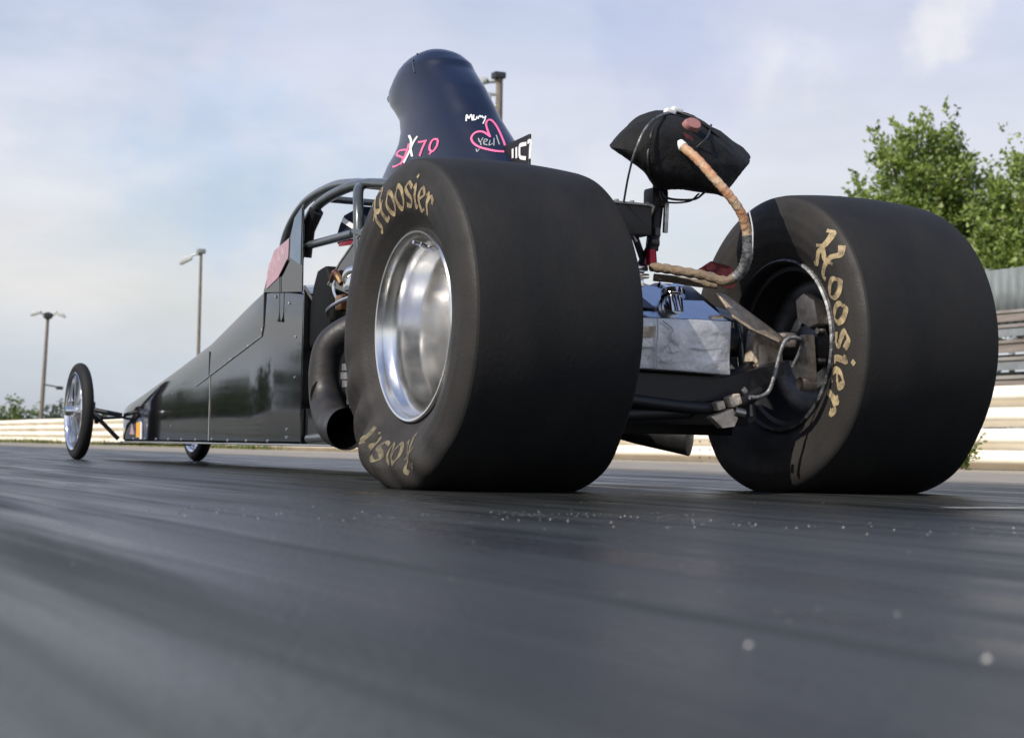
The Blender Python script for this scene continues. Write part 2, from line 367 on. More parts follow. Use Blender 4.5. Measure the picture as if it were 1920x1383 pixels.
    b0 = N(t, 'ShaderNodeBump'); b0.inputs['Strength'].default_value = .14; b0.inputs['Distance'].default_value = .004; K(h2, b0.inputs['Height']); K(b1.outputs[0], b0.inputs['Normal'])
    K(b0.outputs[0], b.inputs['Normal'])
    return m
sheet('drag_strip', -9, 5.6, -14, 330, 0, track_mat())
sheet('shoulder', 5.3, 9.2, -14, 330, -.006, mat('sandy_shoulder', (.36, .31, .24), .95, nscale=3, col2=(.26, .22, .16), bump=.4, bscale=30), 2, 2)
sheet('ground', -2500, 2500, -600, 4500, -.03, mat('dry_grass_ground', (.13, .14, .06), .95, nscale=.4, col2=(.22, .20, .11)), 2, 2)
# painted line and tar seam on the lane
lm = mat('worn_line_paint', (.40, .39, .37), .7, nscale=30, col2=(.10, .10, .10))
bm = BM(); vs = [bm.verts.new(p) for p in [(-.12, -1.235, .004), (.9, -1.21, .004), (.9, -1.15, .004), (-.12, -1.195, .004)]]; bm.faces.new(vs)
o = obj('lane_marking', bm, lm); o['kind'] = 'structure'

bm = BM(); vs = [bm.verts.new(p) for p in [(-3.0, .74, .0035), (-1.6, .556, .0035), (-1.0, .482, .0035), (-.86, .47, .0035), (-.86, .482, .0035), (-1.0, .497, .0035), (-1.6, .574, .0035), (-3.0, .757, .0035)]]; bm.faces.new(vs)
o = obj('tar_seam', bm, mat('black_tar', (.006, .006, .006), .4)); o['kind'] = 'structure'

# fine grit and rubber crumbs lying on the lane
def grit():
    rnd = random.Random(11); V, Fc, MI = [], [], []
    def bit(x, y, s, mi):
        b = len(V)
        for dx, dy, dz in ((1, 0, 0), (-.5, .8, 0), (-.5, -.8, 0), (0, 0, .9)):
            V.append((x+dx*s*rnd.uniform(.6, 1.3), y+dy*s*rnd.uniform(.6, 1.3), .0005+dz*s*rnd.uniform(.6, 1.1)))
        for f_ in ((0, 1, 3), (1, 2, 3), (2, 0, 3), (0, 2, 1)): Fc.append([b+k for k in f_]); MI.append(mi)
    for i in range(620):      # band of crumbs behind the tyres
        x = rnd.uniform(-1.75, -.2); y = -1.75-.62*(x+1.0)+rnd.gauss(0, .16); bit(x, y, rnd.choice((.0007, .0009, .0012, .0017)), 0 if rnd.random() < .3 else 1)
    for i in range(420): bit(rnd.uniform(-2.1, .6), rnd.uniform(-2.9, .3), rnd.choice((.0005, .0007, .001)), 0 if rnd.random() < .2 else 1)
    for i in range(60): bit(-1.05+rnd.gauss(0, .12), -1.45+rnd.gauss(0, .05), .0009, 0)
    for (x, y), s_ in zip([(-1.855, -3.058), (-1.772, -3.149), (-1.656, -2.938), (-1.759, -2.759), (-1.754, -2.955)], (.0026, .0028, .0016, .0010, .0010)): bit(x, y, s_, 0)
    me = bpy.data.meshes.new('grit'); me.from_pydata(V, [], Fc); me.update()
    o = link('grit', me, [mat('pale_grit', (.62, .60, .55), .3), mat('dark_grit', (.02, .02, .02), .5)])
    for p, k in zip(me.polygons, MI): p.material_index = k
    o['kind'] = 'stuff'; tag(o, 'scattered pale stone grit and black rubber crumbs on the dark lane', 'grit')
grit()

# W-beam guard rail, two beams high, painted cream
RX = 8.0
def beam_profile(zc):
    pr = []
    h = .18
    for i in range(33):
        t = i/32; z = zc-h+2*h*t
        x = -.043*cos(2*pi*2*(t-.25))  # two humps towards the track
        x = -.043*(1 if cos(4*pi*(t-.25)) > 0 else -1)*abs(cos(4*pi*(t-.25)))**.6
        pr.append((x, z))
    return pr
def guard_rail(X=RX, label='long cream painted metal guard rail two beams high along the far edge of the track'):
    t = empty('guard_rail', (X, 20, 0)); tag(t, label, 'guard rail')
    for zc in (.545, .175):
        bm = BM(); pr = beam_profile(zc)
        ys = [-12]
        while ys[-1] < 260: ys.append(ys[-1]+1.0)
        prev = None
        for y in ys:
            wob = .006*noise.noise(Vector((y*.23, zc*7, 0)))
            dz = .006*noise.noise(Vector((y*.15, zc*5, 3)))
            ring = [bm.verts.new((x+wob, y-20, z+dz)) for x, z in pr]
            if prev:
                for k in range(len(ring)-1): bm.faces.new((prev[k], ring[k], ring[k+1], prev[k+1]))
            prev = ring
        o = obj('rail_beam', bm, MT['rail'], t, 80)
        so_ = o.modifiers.new('thick', 'SOLIDIFY'); so_.thickness = .006
        # overlapping splice plates with bolts
    i = 0; y = -11.0
    while y < 130:
        for zc in (.545, .175):
            bm = BM(); pr = beam_profile(zc)
            a = [bm.verts.new((x-.006, y-20, z)) for x, z in pr]; b = [bm.verts.new((x-.006, y-20+.32, z)) for x, z in pr]
            for k in range(len(a)-1): bm.faces.new((a[k], b[k], b[k+1], a[k+1]))
            obj('splice_plate', bm, MT['rail'], t, 80)
            if 2 < y < 24 and X > 0:
                bm = BM()
                for dy in (.06, .26):
                    for dz in (-.045, .045, -.13, .13):
                        lathe(bm, [(-.056, .0), (-.056, .009), (-.045, .010)], 'x', (0, y-20+dy, zc+dz), 8)
                each('splice_bolt', bm, MT['rust'], t)
        y += 3.81
    y = -11.4
    while y < 130:
        bm = BM(); box(bm, (.14, y-20, .33), (.15, .13, .80), bev=.01); obj('post', bm, MT['railpost'], t)
        y += 1.905*2
    if X < 0: t.rotation_euler = (0, 0, pi); t.location.y = 100
guard_rail()
guard_rail(-12, 'cream guard rail on the near side of the strip, mirrored low in the black body')

# grass tufts at the foot of the rail
def blades(name, spots, label, cat, mats, hh=(.04, .12), rad=.12, n=26, w=.006, seed=1):
    rnd = random.Random(seed); V, Fc, MI = [], [], []
    for (x, y, s) in spots:
        for k in range(n):
            px, py = x+rnd.gauss(0, rad*s), y+rnd.gauss(0, rad*s*1.4); h = rnd.uniform(*hh)*s; a = rnd.uniform(0, 2*pi); l = rnd.uniform(.1, .6)*h
            ww = w*rnd.uniform(.7, 1.5)*max(1, s); b = len(V); dx, dy = cos(a), sin(a)
            V += [(px-dy*ww, py+dx*ww, -.01), (px+dy*ww, py-dx*ww, -.01), (px+dx*l*.5+dy*ww*.7, py+dy*l*.5-dx*ww*.7, h*.6), (px+dx*l*.5-dy*ww*.7, py+dy*l*.5+dx*ww*.7, h*.6), (px+dx*l, py+dy*l, h)]
            Fc += [(b, b+1, b+2, b+3), (b+3, b+2, b+4)]; q = rnd.randrange(len(mats)); MI += [q, q]
    me = bpy.data.meshes.new(name); me.from_pydata(V, [], Fc); me.update()
    o = link(name, me, mats)
    for p, k in zip(me.polygons, MI): p.material_index = k
    o['kind'] = 'stuff'; return tag(o, label, cat)
rnd = random.Random(5); sp = []
y = 26
while y < 90:
    if noise.noise(Vector((y*.13, 2.2, 0))) > -.15: sp.append((RX-.25+rnd.gauss(0, .12), y, rnd.uniform(.6, 1.3)*(1+y/110)))
    y += .22
blades('grass_verge', sp, 'thin strip of dry green grass along the foot of the cream rail', 'grass', GRASS, (.03, .10), .13, 22, .007, 3)
def weed(x, y, h, seed, label):
    t = empty('weed', (x, y, 0)); tag(t, label, 'weed')
    rnd = random.Random(seed); V, Fc, MI = [], [], []; bm = BM()
    for s in range(13):
        a = rnd.uniform(0, 2*pi); L_ = rnd.uniform(.5, 1)*h; tip = Vector((cos(a)*L_*.65, sin(a)*L_*.65, L_))
        curve(bm, [(0, 0, 0), tip*.5+Vector((0, 0, .02)), tip], .004, 5, 4)
        for k in range(22):
            p = tip*rnd.uniform(.2, 1)+Vector((rnd.gauss(0, .03), rnd.gauss(0, .03), rnd.gauss(0, .02))); d = Vector((rnd.gauss(0, 1), rnd.gauss(0, 1), rnd.gauss(0, .6))).normalized(); q = d.cross(Vector((rnd.random(), rnd.random(), 1))).normalized()
            l = rnd.uniform(.03, .06); b = len(V); V += [p, p+d*l*.5+q*l*.3, p+d*l, p+d*l*.5-q*l*.3]; Fc.append((b, b+1, b+2, b+3)); MI.append(rnd.randrange(3))
    obj('stem', bm, MT['bark'], t)
    me = bpy.data.meshes.new('leaves'); me.from_pydata([tuple(v) for v in V], [], Fc); me.update(); o = link('leaves', me, LEAF[:3], t)
    for p, k in zip(me.polygons, MI): p.material_index = k
weed(7.500, 7.359, .34, 4, 'leafy green weed growing at the foot of the rail behind the right rear tyre')

# ---------------------------------------------------------------- trees
def tree(name, loc, H, lobes, nleaf, leaf, mats, label, group, trunk_r=.22, seed=0, spray=True):
    rnd = random.Random(seed); t = empty(name, loc); tag(t, label, 'tree', group)
    bm = BM(); curve(bm, [(0, 0, 0), (.1, .05, H*.25), (-.05, .1, H*.5), (0, 0, H*.8)], lambda u: trunk_r*(1-.8*u)+.02, 10, 6)
    for (cx, cy, cz, rx, rz) in lobes:
        b0 = Vector((0, 0, min(cz*.6, H*.6))); c = Vector((cx, cy, cz))
        curve(bm, [b0, b0.lerp(c, .5)+Vector((rnd.gauss(0, .15), rnd.gauss(0, .15), -.1)), c, c+Vector((rnd.gauss(0, .1), 0, rz*.6))], lambda u: trunk_r*.32*(1-.85*u)+.01, 6, 5)
    obj('trunk', bm, MT['bark'], t)
    V, Fc, MI = [], [], []; tot = sum(l[3]**2*l[4] for l in lobes)
    for (cx, cy, cz, rx, rz) in lobes:
        k = int(nleaf*rx*rx*rz/tot); ns = max(8, k//26)
        for s in range(ns):
            while True:
                d = Vector((rnd.uniform(-1, 1), rnd.uniform(-1, 1), rnd.uniform(-1, 1)))
                if d.length < 1: break
            d = d*(.45+.6*d.length) if d.length else d
            p = Vector((cx+d.x*rx, cy+d.y*rx, cz+d.z*rz))
            up = Vector((d.x*.7+rnd.gauss(0, .25), d.y*.7+rnd.gauss(0, .25), .75+rnd.gauss(0, .3))).normalized() if spray else Vector((rnd.gauss(0, 1), rnd.gauss(0, 1), rnd.gauss(0, 1))).normalized()
            ln = leaf*rnd.uniform(2.5, 5.5)
            tone = rnd.random()
            for j in range(26):
                u = rnd.random(); q = p+up*ln*u+Vector((rnd.gauss(0, 1), rnd.gauss(0, 1), rnd.gauss(0, 1)))*leaf*.75*(1.15-u)
                dd = (up*.6+Vector((rnd.gauss(0, .6), rnd.gauss(0, .6), rnd.gauss(0, .6)))).normalized(); w_ = dd.cross(Vector((rnd.gauss(0, 1), rnd.gauss(0, 1), rnd.gauss(0, 1)))).normalized()
                l = leaf*rnd.uniform(.6, 1.25); b = len(V)
                V += [q, q+dd*l*.45+w_*l*.28, q+dd*l, q+dd*l*.45-w_*l*.28]; Fc.append((b, b+1, b+2, b+3))
                r_ = rnd.random()*.55+tone*.45
                MI.append(min(len(mats)-1, int(r_*len(mats))))
    me = bpy.data.meshes.new('crown'); me.from_pydata([tuple(v) for v in V], [], Fc); me.update(); o = link('crown', me, mats, t)
    me.polygons.foreach_set('material_index', MI)
g = 'trees behind the bleachers'
tree('leafy_tree', (32, 36.5, 0), 10.4, [(-.4, 0, 9.3, .65, 1.0), (.6, 0, 9.1, .65, 1.0), (-1.45, 0, 8.7, .8, 1.0), (-.1, .3, 8.2, 1.3, 1.3), (.6, 0, 7.6, 1.2, 1.3), (-2.0, 0, 7.4, .8, .7), (-1.2, .3, 6.9, 1.4, 1.0), (.4, 0, 6.0, 2.0, 1.3), (-1.0, 0, 4.9, 2.1, 1.2), (1.4, 0, 4.6, 1.8, 1.2), (1.15, .1, 8.9, .3, .8), (1.9, 0, 7.7, .9, .9), (2.2, 0, 6.6, 1.0, 1.0)], 40000, .18, LEAF, 'tall bushy green tree with pointed upper sprays rising directly behind the right rear tyre', g, .22, 1)
tree('leafy_tree', (33.6, 33.4, 0), 9.6, [(-.9, 0, 8.3, .5, .9), (-.1, 0, 8.9, .6, 1.1), (.8, 0, 8.4, 1.1, 1.1), (2.0, 0, 7.9, 1.1, 1.1), (-.9, 0, 7.4, 1.0, 1.0), (.3, 0, 7.4, 1.4, 1.1), (-.9, .2, 6.7, 1.1, 1.0), (.2, 0, 6.3, 1.7, 1.3), (1.8, 0, 6.6, 1.3, 1.2), (-1.3, 0, 5.4, 1.5, 1.1), (.5, 0, 4.8, 2.1, 1.3), (2.4, 0, 5.0, 1.5, 1.4)], 36000, .18, LEAF, 'lower rounded green tree cut off by the right edge of the picture above the bleachers', g, .2, 2)
g = 'distant trees over the far end of the rail'
K_ = 1.5
for i, (u, H, rw, sd_, lab) in enumerate([(-.5, 3.3, 1.9, 3, 'small dark distant tree at the left edge of the picture'), (2.6, 4.8, 1.6, 4, 'narrow reddish-dark distant tree between the left edge and the light pole'), (6.3, 6.3, 2.6, 5, 'tallest distant green tree just left of the leaning wooden pole'), (10.5, 4.9, 2.4, 6, 'distant sloping dark green tree just right of the leaning wooden pole'), (15.5, 3.7, 2.2, 7, 'low distant olive tree beside the front left wheel')]):
    x, y = 24+u*.893, 175-u*.447
    H *= .68; rw *= .85
    lob = [(0, 0, H*.72, rw*.55, H*.28), (-rw*.45, 0, H*.5, rw*.55, H*.28), (rw*.45, 0, H*.48, rw*.55, H*.28), (0, 0, H*.3, rw*.9, H*.28)]
    tree('distant_tree', (x, y, 0), H, lob, 2600, .34, [LEAF[0], LEAF[1], BUSH[0]] if i == 2 else BUSH, lab, g, .15, sd_, spray=False)
# tree line on the near (left) side of the strip, out of frame but mirrored in the black body panels
g = 'trees on the near side'
for i in range(13):
    y = 58+i*12; x = -27-(i % 3)*1.5; H = (3.0+1.7*((i*37) % 5)/4)*(.6+y/210)
    lob = [(0, 0, H*.7, 1.7, H*.3), (-1.5, 2, H*.5, 1.9, H*.3), (1.5, -2, H*.45, 1.9, H*.3), (0, 4, H*.4, 2.2, H*.36), (0, -4, H*.35, 2.2, H*.36), (0, 0, H*.2, 2.6, H*.25)]
    tree('roadside_tree', (x, y, 0), H, lob, 1900, .62, BUSH, 'broad dark tree beyond the left side of the strip, mirrored in the body', g, .25, 40+i, spray=False)

# ---------------------------------------------------------------- light poles
def light_pole(loc, H, lean, head, label, r=.14):
    t = empty('light_pole', loc); tag(t, label, 'light pole', 'wooden light poles along the track')
    t.rotation_euler = (0, lean, 0)
    bm = BM(); tube(bm, [(0, 0, -.2), (0, 0, H*.5), (0, 0, H)], lambda u: r*(1-.35*u), 12); obj('pole', bm, MT['wood'], t)
    def lampbody(c, yaw, s=1.0, tilt=.4):
        Mx = Matrix.Translation(c) @ Matrix.Rotation(yaw, 4, 'Z') @ Matrix.Rotation(tilt, 4, 'Y')
        bm = BM(); prism(bm, [(-.28*s, -.05*s), (-.1*s, .12*s), (.14*s, .12*s), (.34*s, -.02*s), (.34*s, -.08*s), (-.28*s, -.1*s)], 'y', -.16*s, .16*s)
        bevel_all(bm, .012); bm.transform(Mx); h = obj('lamp_head', bm, MT['lamp'], t)
        bm = BM(); box(bm, (.02*s, 0, -.10*s), (.5*s, .26*s, .03*s), bev=.01); bm.transform(Mx); obj('lamp_glass', bm, MT['white'], h)
    if head == 'single':
        bm = BM(); curve(bm, [(0, 0, H-.12), (-.2, .1, H-.1), (-.36, .18, H-.2)], .04, 8); obj('arm', bm, MT['galv'], t)
        bm = BM(); box(bm, (0, 0, H+.02), (.3, .3, .18), bev=.03); obj('pole_cap', bm, MT['galv'], t)
        lampbody((-.52, .25, H-.32), pi-.45, .85, .5)
    elif head == 'double':
        for s in (-1, 1):
            bm = BM(); curve(bm, [(0, 0, H-.45), (.3*s, -.15*s, H-.1), (.4*s, -.2*s, H+.02), (.5*s, -.25*s, H-.1)], .05, 8); obj('arm', bm, MT['galv'], t)
            lampbody((.62*s, -.31*s, H-.1), (0 if s > 0 else pi)-.46, .85, .35)
        bm = BM(); box(bm, (0, 0, H-.2), (.42, .42, .3), bev=.04); obj('pole_cap', bm, MT['darkmetal'], t)
        bm = BM(); rod(bm, (0, 0, 3.1), (.7, -.35, 3.0), .04); box(bm, (.8, -.4, 2.95), (.35, .2, .18), bev=.02); obj('side_lamp', bm, MT['darkmetal'], t)
    else:
        bm = BM(); curve(bm, [(0, 0, H-.1), (-.35, .18, H-.16), (-.55, .28, H-.4), (-.3, .15, H-.8), (0, 0, H-.7)], .045, 8); rod(bm, (0, 0, H-.45), (-.6, .3, H-.4), .04); obj('arm', bm, MT['galv'], t)
        bm = BM(); box(bm, (-.03, 0, H+.03), (.30, .28, .16), bev=.03); obj('pole_cap', bm, MT['darkmetal'], t)
        for k, (dx, dz) in enumerate([(-.50, -.18), (-.42, -.62)]): lampbody((dx, -dx*.5, H+dz), pi-.46, 1.0, .7)
light_pole((16, 59.9, 0), 7.45, 0, 'single', 'slim light pole with one lamp rising behind the dragster nose', .085)
light_pole((16, 90.0, 0), 7.05, radians(2.0), 'double', 'leaning wooden light pole with two lamp arms at the far left', .13)
light_pole((16, 33.9, 0), 9.35, 0, 'cluster', 'wooden light pole with floodlights half hidden behind the tall air scoop', .13)

# ---------------------------------------------------------------- bleachers
def bleachers():
    t = empty('bleachers', (11, 6, 0)); tag(t, 'grey metal bleachers with plank rows and a corrugated back wall at the right edge', 'bleachers')
    y0, y1 = -6, 9.6
    for i in range(6):
        x = .3+i*.62; z = .78+i*.27
        bm = BM(); box(bm, (x, (y0+y1)/2, z), (.28, y1-y0, .045), bev=.006); obj('seat_plank', bm, MT['plank'] if i % 3 else MT['plankred'], t)
        bm = BM(); box(bm, (x+.32, (y0+y1)/2, z-.16), (.24, y1-y0, .04), bev=.006); obj('foot_plank', bm, MT['plank'], t)
        bm = BM(); box(bm, (x-.13, (y0+y1)/2, z-.09), (.02, y1-y0, .10)); obj('riser_board', bm, MT['plankred'] if i % 2 else MT['galv'], t)
    for k in range(8):
        y = y0+.1+k*(y1-y0-.2)/7; bm = BM()
        rod(bm, (.2, y, .62), (3.7, y, 2.14), .04, 8)
        for q in (.35, 1.5, 2.6, 3.6): rod(bm, (q, y, 0), (q, y, .66+(q-.2)*.43), .04, 8)
        rod(bm, (.35, y, .1), (1.5, y, 1.1), .025, 8); rod(bm, (1.5, y, .1), (.35, y, .7), .025, 8); rod(bm, (1.5, y, .2), (2.6, y, 1.5), .025, 8)
        obj('support_frame', bm, MT['galv'], t)
    bm = BM()
    for q in (.35, 1.5): rod(bm, (q, y0, .42), (q, y1, .42), .025, 8)
    for k in range(7):
        ya = y0+.1+k*(y1-y0-.2)/7; yb = ya+(y1-y0-.2)/7
        rod(bm, (.35, ya, .08), (.35, yb, .62), .02, 8)
    obj('cross_bracing', bm, MT['galv'], t)
    bm = BM(); prev = None; n = int((y1-y0)/.045)
    for i in range(n+1):
        y = y0+(y1-y0)*i/n; x = 4.1+.018*sin(i*pi/2.0)
        a = bm.verts.new((x, y, 2.02)); b = bm.verts.new((x, y, 2.86+.02*noise.noise(Vector((y, 0, 0)))))
        if prev: bm.faces.new((prev[0], a, b, prev[1]))
        prev = (a, b)
    o = obj('back_wall', bm, MT['corr'], t, 80); s_ = o.modifiers.new('t', 'SOLIDIFY'); s_.thickness = .01
    bm = BM()
    for k in range(9): rod(bm, (4.17, y0+.1+k*(y1-y0-.2)/8, 0), (4.17, y0+.1+k*(y1-y0-.2)/8, 2.9), .04, 8)
    rod(bm, (4.17, y0, 2.5), (4.17, y1, 2.5), .03, 8)
    obj('wall_posts', bm, MT['galv'], t)
bleachers()
# ================================================================ THE DRAGSTER
car = empty('dragster'); tag(car, 'long black rear engine dragster with huge rear slicks, tall blue-black air scoop and parachute pack', 'race car')
TR = .420; ZC = .3985; WH = .2365; XO = .782-WH      # tyre radius, axle height, half width, wheel centre |x|
RB = .236                                              # bead radius

# ---------------- rear slicks
def wall_x(r):     # half-width of the carcass at radius r (sidewall)
    k = [(RB, .190), (.255, .205), (.285, .224), (.32, .2340), (.350, .2350), (.374, .2300), (.388, .2255), (.398, .2200), (.403, .2155)]
    if r <= k[0][0]: return k[0][1]
    for (r0, x0), (r1, x1) in zip(k, k[1:]):
        if r <= r1:
            t = (r-r0)/(r1-r0); t = t*t*(3-2*t)*.35+t*.65; return x0+(x1-x0)*t
    return k[-1][1]
def deform(p, side, left):
    """p local to the wheel centre; flatten on the ground, bulge and wrinkle the side walls"""
    x, y, z = p; r = hypot(y, z); th = atan2(-y, z)      # 0 at top, + towards the rear
    zz = z+ZC
    if zz < 0.0: zz = 0.0
    # load bulge near the contact patch
    wf = min(1, abs(x)/.2)
    b = .016*exp(-((zz-.05)/.07)**2)*wf
    x += b*(1 if x > 0 else -1)
    if left and x < 0 and abs(x) > .16:
        wr = exp(-((r-.345)/.050)**2)
        for (tc_, wd, am, ph, f_) in ((-2.2, .36, .012, 0.2, 18), (-2.72, .33, .020, 1.4, 19), (2.85, .34, .008, .3, 22)):
            d = (th-tc_+pi) % (2*pi)-pi
            x += am*wr*exp(-(d/wd)**2)*sin(f_*d+26*(r-.33)+ph)
        x += .0025*wr*sin(th*5)
    return Vector((x, y, zz-ZC))
def tyre_profile():
    pr = []
    for i in range(26):
        r = RB+(.403-RB)*(i/25)**.85; pr.append((-wall_x(r), r))
    pr += [(-.2105, .4068), (-.196, .4102)]
    n = 14
    for i in range(n+1):
        x = -.178+.356*i/n; pr.append((x, .4122+.0088*(1-(x/.178)**2)))
    pr += [(.196, .4102), (.2105, .4068)]
    for i in range(26):
        r = RB+(.403-RB)*((25-i)/25)**.85; pr.append((wall_x(r), r))
    return pr
def sweep_profile(name, pr, m, parent, seg, fn, ang=60):
    bm = BM(); rings = []
    for k in range(seg):
        a = 2*pi*k/seg; rings.append([bm.verts.new(fn(Vector((d, r*sin(a), r*cos(a))))) for d, r in pr])
    for k in range(seg):
        a, b = rings[k], rings[(k+1) % seg]
        for i in range(len(pr)-1): 
            f_ = bm.faces.new((a[i], b[i], b[i+1], a[i+1]))
            if isinstance(m, list) and 25 <= i <= len(pr)-27: f_.material_index = 1
    return obj(name, bm, m, parent, ang)
def letters(parent, side, left, words, wd=.16):
    """words: list of (text, centre angle, inner radius, letter scale, spacing)"""
    for wi, (text, th0, rb, sc, spc) in enumerate(words):
        bm = BM(); k = 0
        W_ = sum(GL[c][0]*spc for c in text); u = -W_/2
        for c in text:
            gw = GL[c][0]
            for st in GL[c][1]:
                k += 1
                def mp(x, y, lift, u=u):
                    r = rb+y*sc; th = th0+(u+x)*sc/(rb+.3*sc)*(1 if side < 0 else 1)
                    xx = side*(wall_x(r)+.0011+.00006*(k % 9))
                    q = deform(Vector((side*wall_x(r), -r*sin(th), r*cos(th))), side, left)
                    return Vector((q.x+side*(.0011+.00006*(k % 9)), q.y, q.z))
                put_stroke(bm, st, mp, wd, wd*.33, n=10)
            u += gw*spc
        obj('tyre_lettering', bm, MT['letter' if wi == 0 else 'letterworn'], parent, 80)
def rear_wheel(sx):
    left = sx < 0
    # rim centre and hub = the wheel part itself; built in local axes with the outside at -x, mirrored for the right wheel
    f_ = 1 if left else -1
    bm = BM()
    lathe(bm, [(f_*.085, .186), (f_*.090, .165), (f_*.072, .120), (f_*.045, .085), (f_*.040, .045), (f_*.0, .043), (f_*-.012, .036), (f_*-.012, 0.001)], 'x', (0, 0, 0), 64)
    lathe(bm, [(f_*.098, .186), (f_*.104, .165), (f_*.09, .12), (f_*.06, .085), (f_*.11, .06), (f_*.12, .03)], 'x', (0, 0, 0), 64)
    for k in range(5):
        a = 2*pi*k/5+.3; lathe(bm, [(f_*.075, .012), (f_*.03, .012), (f_*.026, .008), (f_*.026, .001)], 'x', (0, .062*cos(a), .062*sin(a)), 10)
    for k in range(16):
        a = 2*pi*k/16; lathe(bm, [(f_*.095, .008), (f_*.078, .008), (f_*.076, .001)], 'x', (0, .155*cos(a), .155*sin(a)), 8)
    wob = obj('rear_wheel', bm, MT['alu'], car, 35); wob.location = (sx*XO, 0, ZC)
    if left: wob['label'] = 'left rear wheel with wrinkled slick and bright polished rim'
    else: wob['label'] = 'right rear wheel seen from its inner side'
    # rim barrel
    bm = BM(); o_ = .212
    prof = [(-.188, .237), (-.199, .2365), (-.2035, .2335), (-.2025, .2285), (-.196, .2255), (-.186, .2235), (-.176, .2205), (-.166, .2125), (-.158, .2080), (-.140, .2060), (-.118, .2020), (-.100, .1960), (-.085, .1930), (-.02, .1890), (.085, .186), (.10, .186), (.13, .196), (.165, .2065), (.168, .2185), (.19, .2225), (.199, .2265), (.2035, .2315), (.199, .2365), (.188, .237), (.17, .222), (.0, .192+.004), (-.17, .224), (-.188, .237)]
    if not left: prof = [(-a_, b_) for a_, b_ in prof]
    lathe(bm, prof, 'x', (0, 0, 0), 120)
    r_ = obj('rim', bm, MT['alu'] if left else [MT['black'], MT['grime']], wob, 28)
    if not left:
        for p_ in r_.data.polygons:
            if hypot(p_.center.y, p_.center.z) > .2325: p_.material_index = 1
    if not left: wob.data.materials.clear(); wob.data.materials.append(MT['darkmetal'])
    ty = sweep_profile('tyre', tyre_profile(), [MT['wall'], MT['tread']], wob, 260, lambda p: deform(p, sx, left), 22)
    if left: letters(wob, -1, True, [('Hoosier', radians(1), .289, .090, 1.02), ('Hoosier', radians(187), .290, .078, 1.05)])
    else: letters(wob, -1, False, [('Hoosier', radians(83), .284, .103, 1.12)], .20)
    if left:
        bm = BM(); tube(bm, [(-.195, -.115, .175), (-.235, -.122, .186)], .006, 8); tube(bm, [(-.238, -.1225, .187), (-.255, -.125, .190)], .0045, 8)
        obj('valve_stem', bm, MT['chrome'], wob)
    else:
        # brake disc and caliper seen inside the right wheel
        bm = BM(); lathe(bm, [(-.085, .05), (-.085, .135), (-.077, .137), (-.077, .05)], 'x', (0, 0, 0), 64); obj('brake_disc', bm, MT['steel'], wob, 30)
        bm = BM(); prism(bm, [(-.075, .06), (-.055, .125), (-.005, .148), (.03, .13), (.02, .075), (-.03, .05)], 'x', -.125, -.060); bevel_all(bm, .006); obj('brake_caliper', bm, MT['lighttan'], wob)
        bm = BM(); prism(bm, [(-.07, -.10), (-.03, -.115), (0, -.02), (-.01, .03), (-.055, .03)], 'x', -.15, -.12); bevel_all(bm, .004)
        lathe(bm, [(-.165, .018), (-.15, .02), (-.12, .02)], 'x', (0, -.05, -.105), 14); obj('caliper_bracket', bm, MT['lighttan'], wob)
        bm = BM()
        for k in range(5):
            a = 2*pi*k/5; lathe(bm, [(-.115, .001), (-.115, .009), (-.09, .010)], 'x', (0, .07*cos(a), .07*sin(a)), 8)
        each('wheel_stud', bm, MT['steel'], wob)
rear_wheel(-1); rear_wheel(1)

# ---------------- front wheels
def front_wheel(sx):
    r = .2655; zc = r-.003; X = sx*.335; Y = 5.57
    bm = BM(); prof = [(-.026, .209), (-.030, .222), (-.029, .244), (-.018, .2595), (0, r), (.018, .2595), (.029, .244), (.030, .222), (.026, .209)]
    prof = catmull([(a_, b_, 0) for a_, b_ in prof], 4); prof = [(p.x, p.y) for p in prof]
    lathe(bm, prof, 'x', (0, 0, 0), 96)
    # the wheel part: hub with five spokes
    hub = BM(); lathe(hub, [(-.075, .001), (-.075, .022), (-.05, .03), (.05, .03), (.06, .02), (.06, .001)], 'x', (0, 0, 0), 24)
    for k in range(5):
        a = 2*pi*k/5+.25
        ct, st = cos(a), sin(a)
        prism_pts = [(.022, -.020), (.022, .020), (.200, .010), (.200, -.010)]
        A = [hub.verts.new((-.022, ct*u-st*v, st*u+ct*v)) for u, v in prism_pts]; B = [hub.verts.new((.012, ct*u-st*v, st*u+ct*v)) for u, v in prism_pts]
        hub.faces.new(A); hub.faces.new(B[::-1])
        for i in range(4): hub.faces.new((A[i], A[(i+1) % 4], B[(i+1) % 4], B[i]))
    wo = obj('front_wheel', hub, MT['alu'], car, 30); wo.location = (X, Y, zc)
    obj('tyre', bm, MT['tread'], wo, 60)
    bm = BM(); lathe(bm, [(-.030, .214), (-.034, .211), (-.031, .206), (-.026, .200), (-.018, .196), (.018, .196), (.026, .200), (.031, .206), (.034, .211), (.030, .214), (.02, .204), (-.02, .204), (-.030, .214)], 'x', (0, 0, 0), 96)
    obj('rim', bm, MT['chrome'], wo, 30)
    return wo
front_wheel(-1); front_wheel(1)

# front axle, kingpins, links
bm = BM()
for s in (-1, 1):
    rod(bm, (s*.27, 5.57, .275), (s*.12, 5.48, .245), .013); rod(bm, (s*.27, 5.57, .268), (s*.13, 5.50, .115), .012)
    rod(bm, (s*.262, 5.57, .225), (s*.262, 5.57, .315), .018); rod(bm, (s*.33, 5.57, .262), (s*.25, 5.57, .262), .014)
    rod(bm, (s*.262, 5.57, .262), (s*.235, 5.44, .225), .010); rod(bm, (s*.235, 5.44, .225), (s*.10, 5.44, .235), .007)
rod(bm, (-.24, 5.55, .205), (-.252, 5.52, .225), .012)
each('front_axle_link', bm, MT['black'], car)

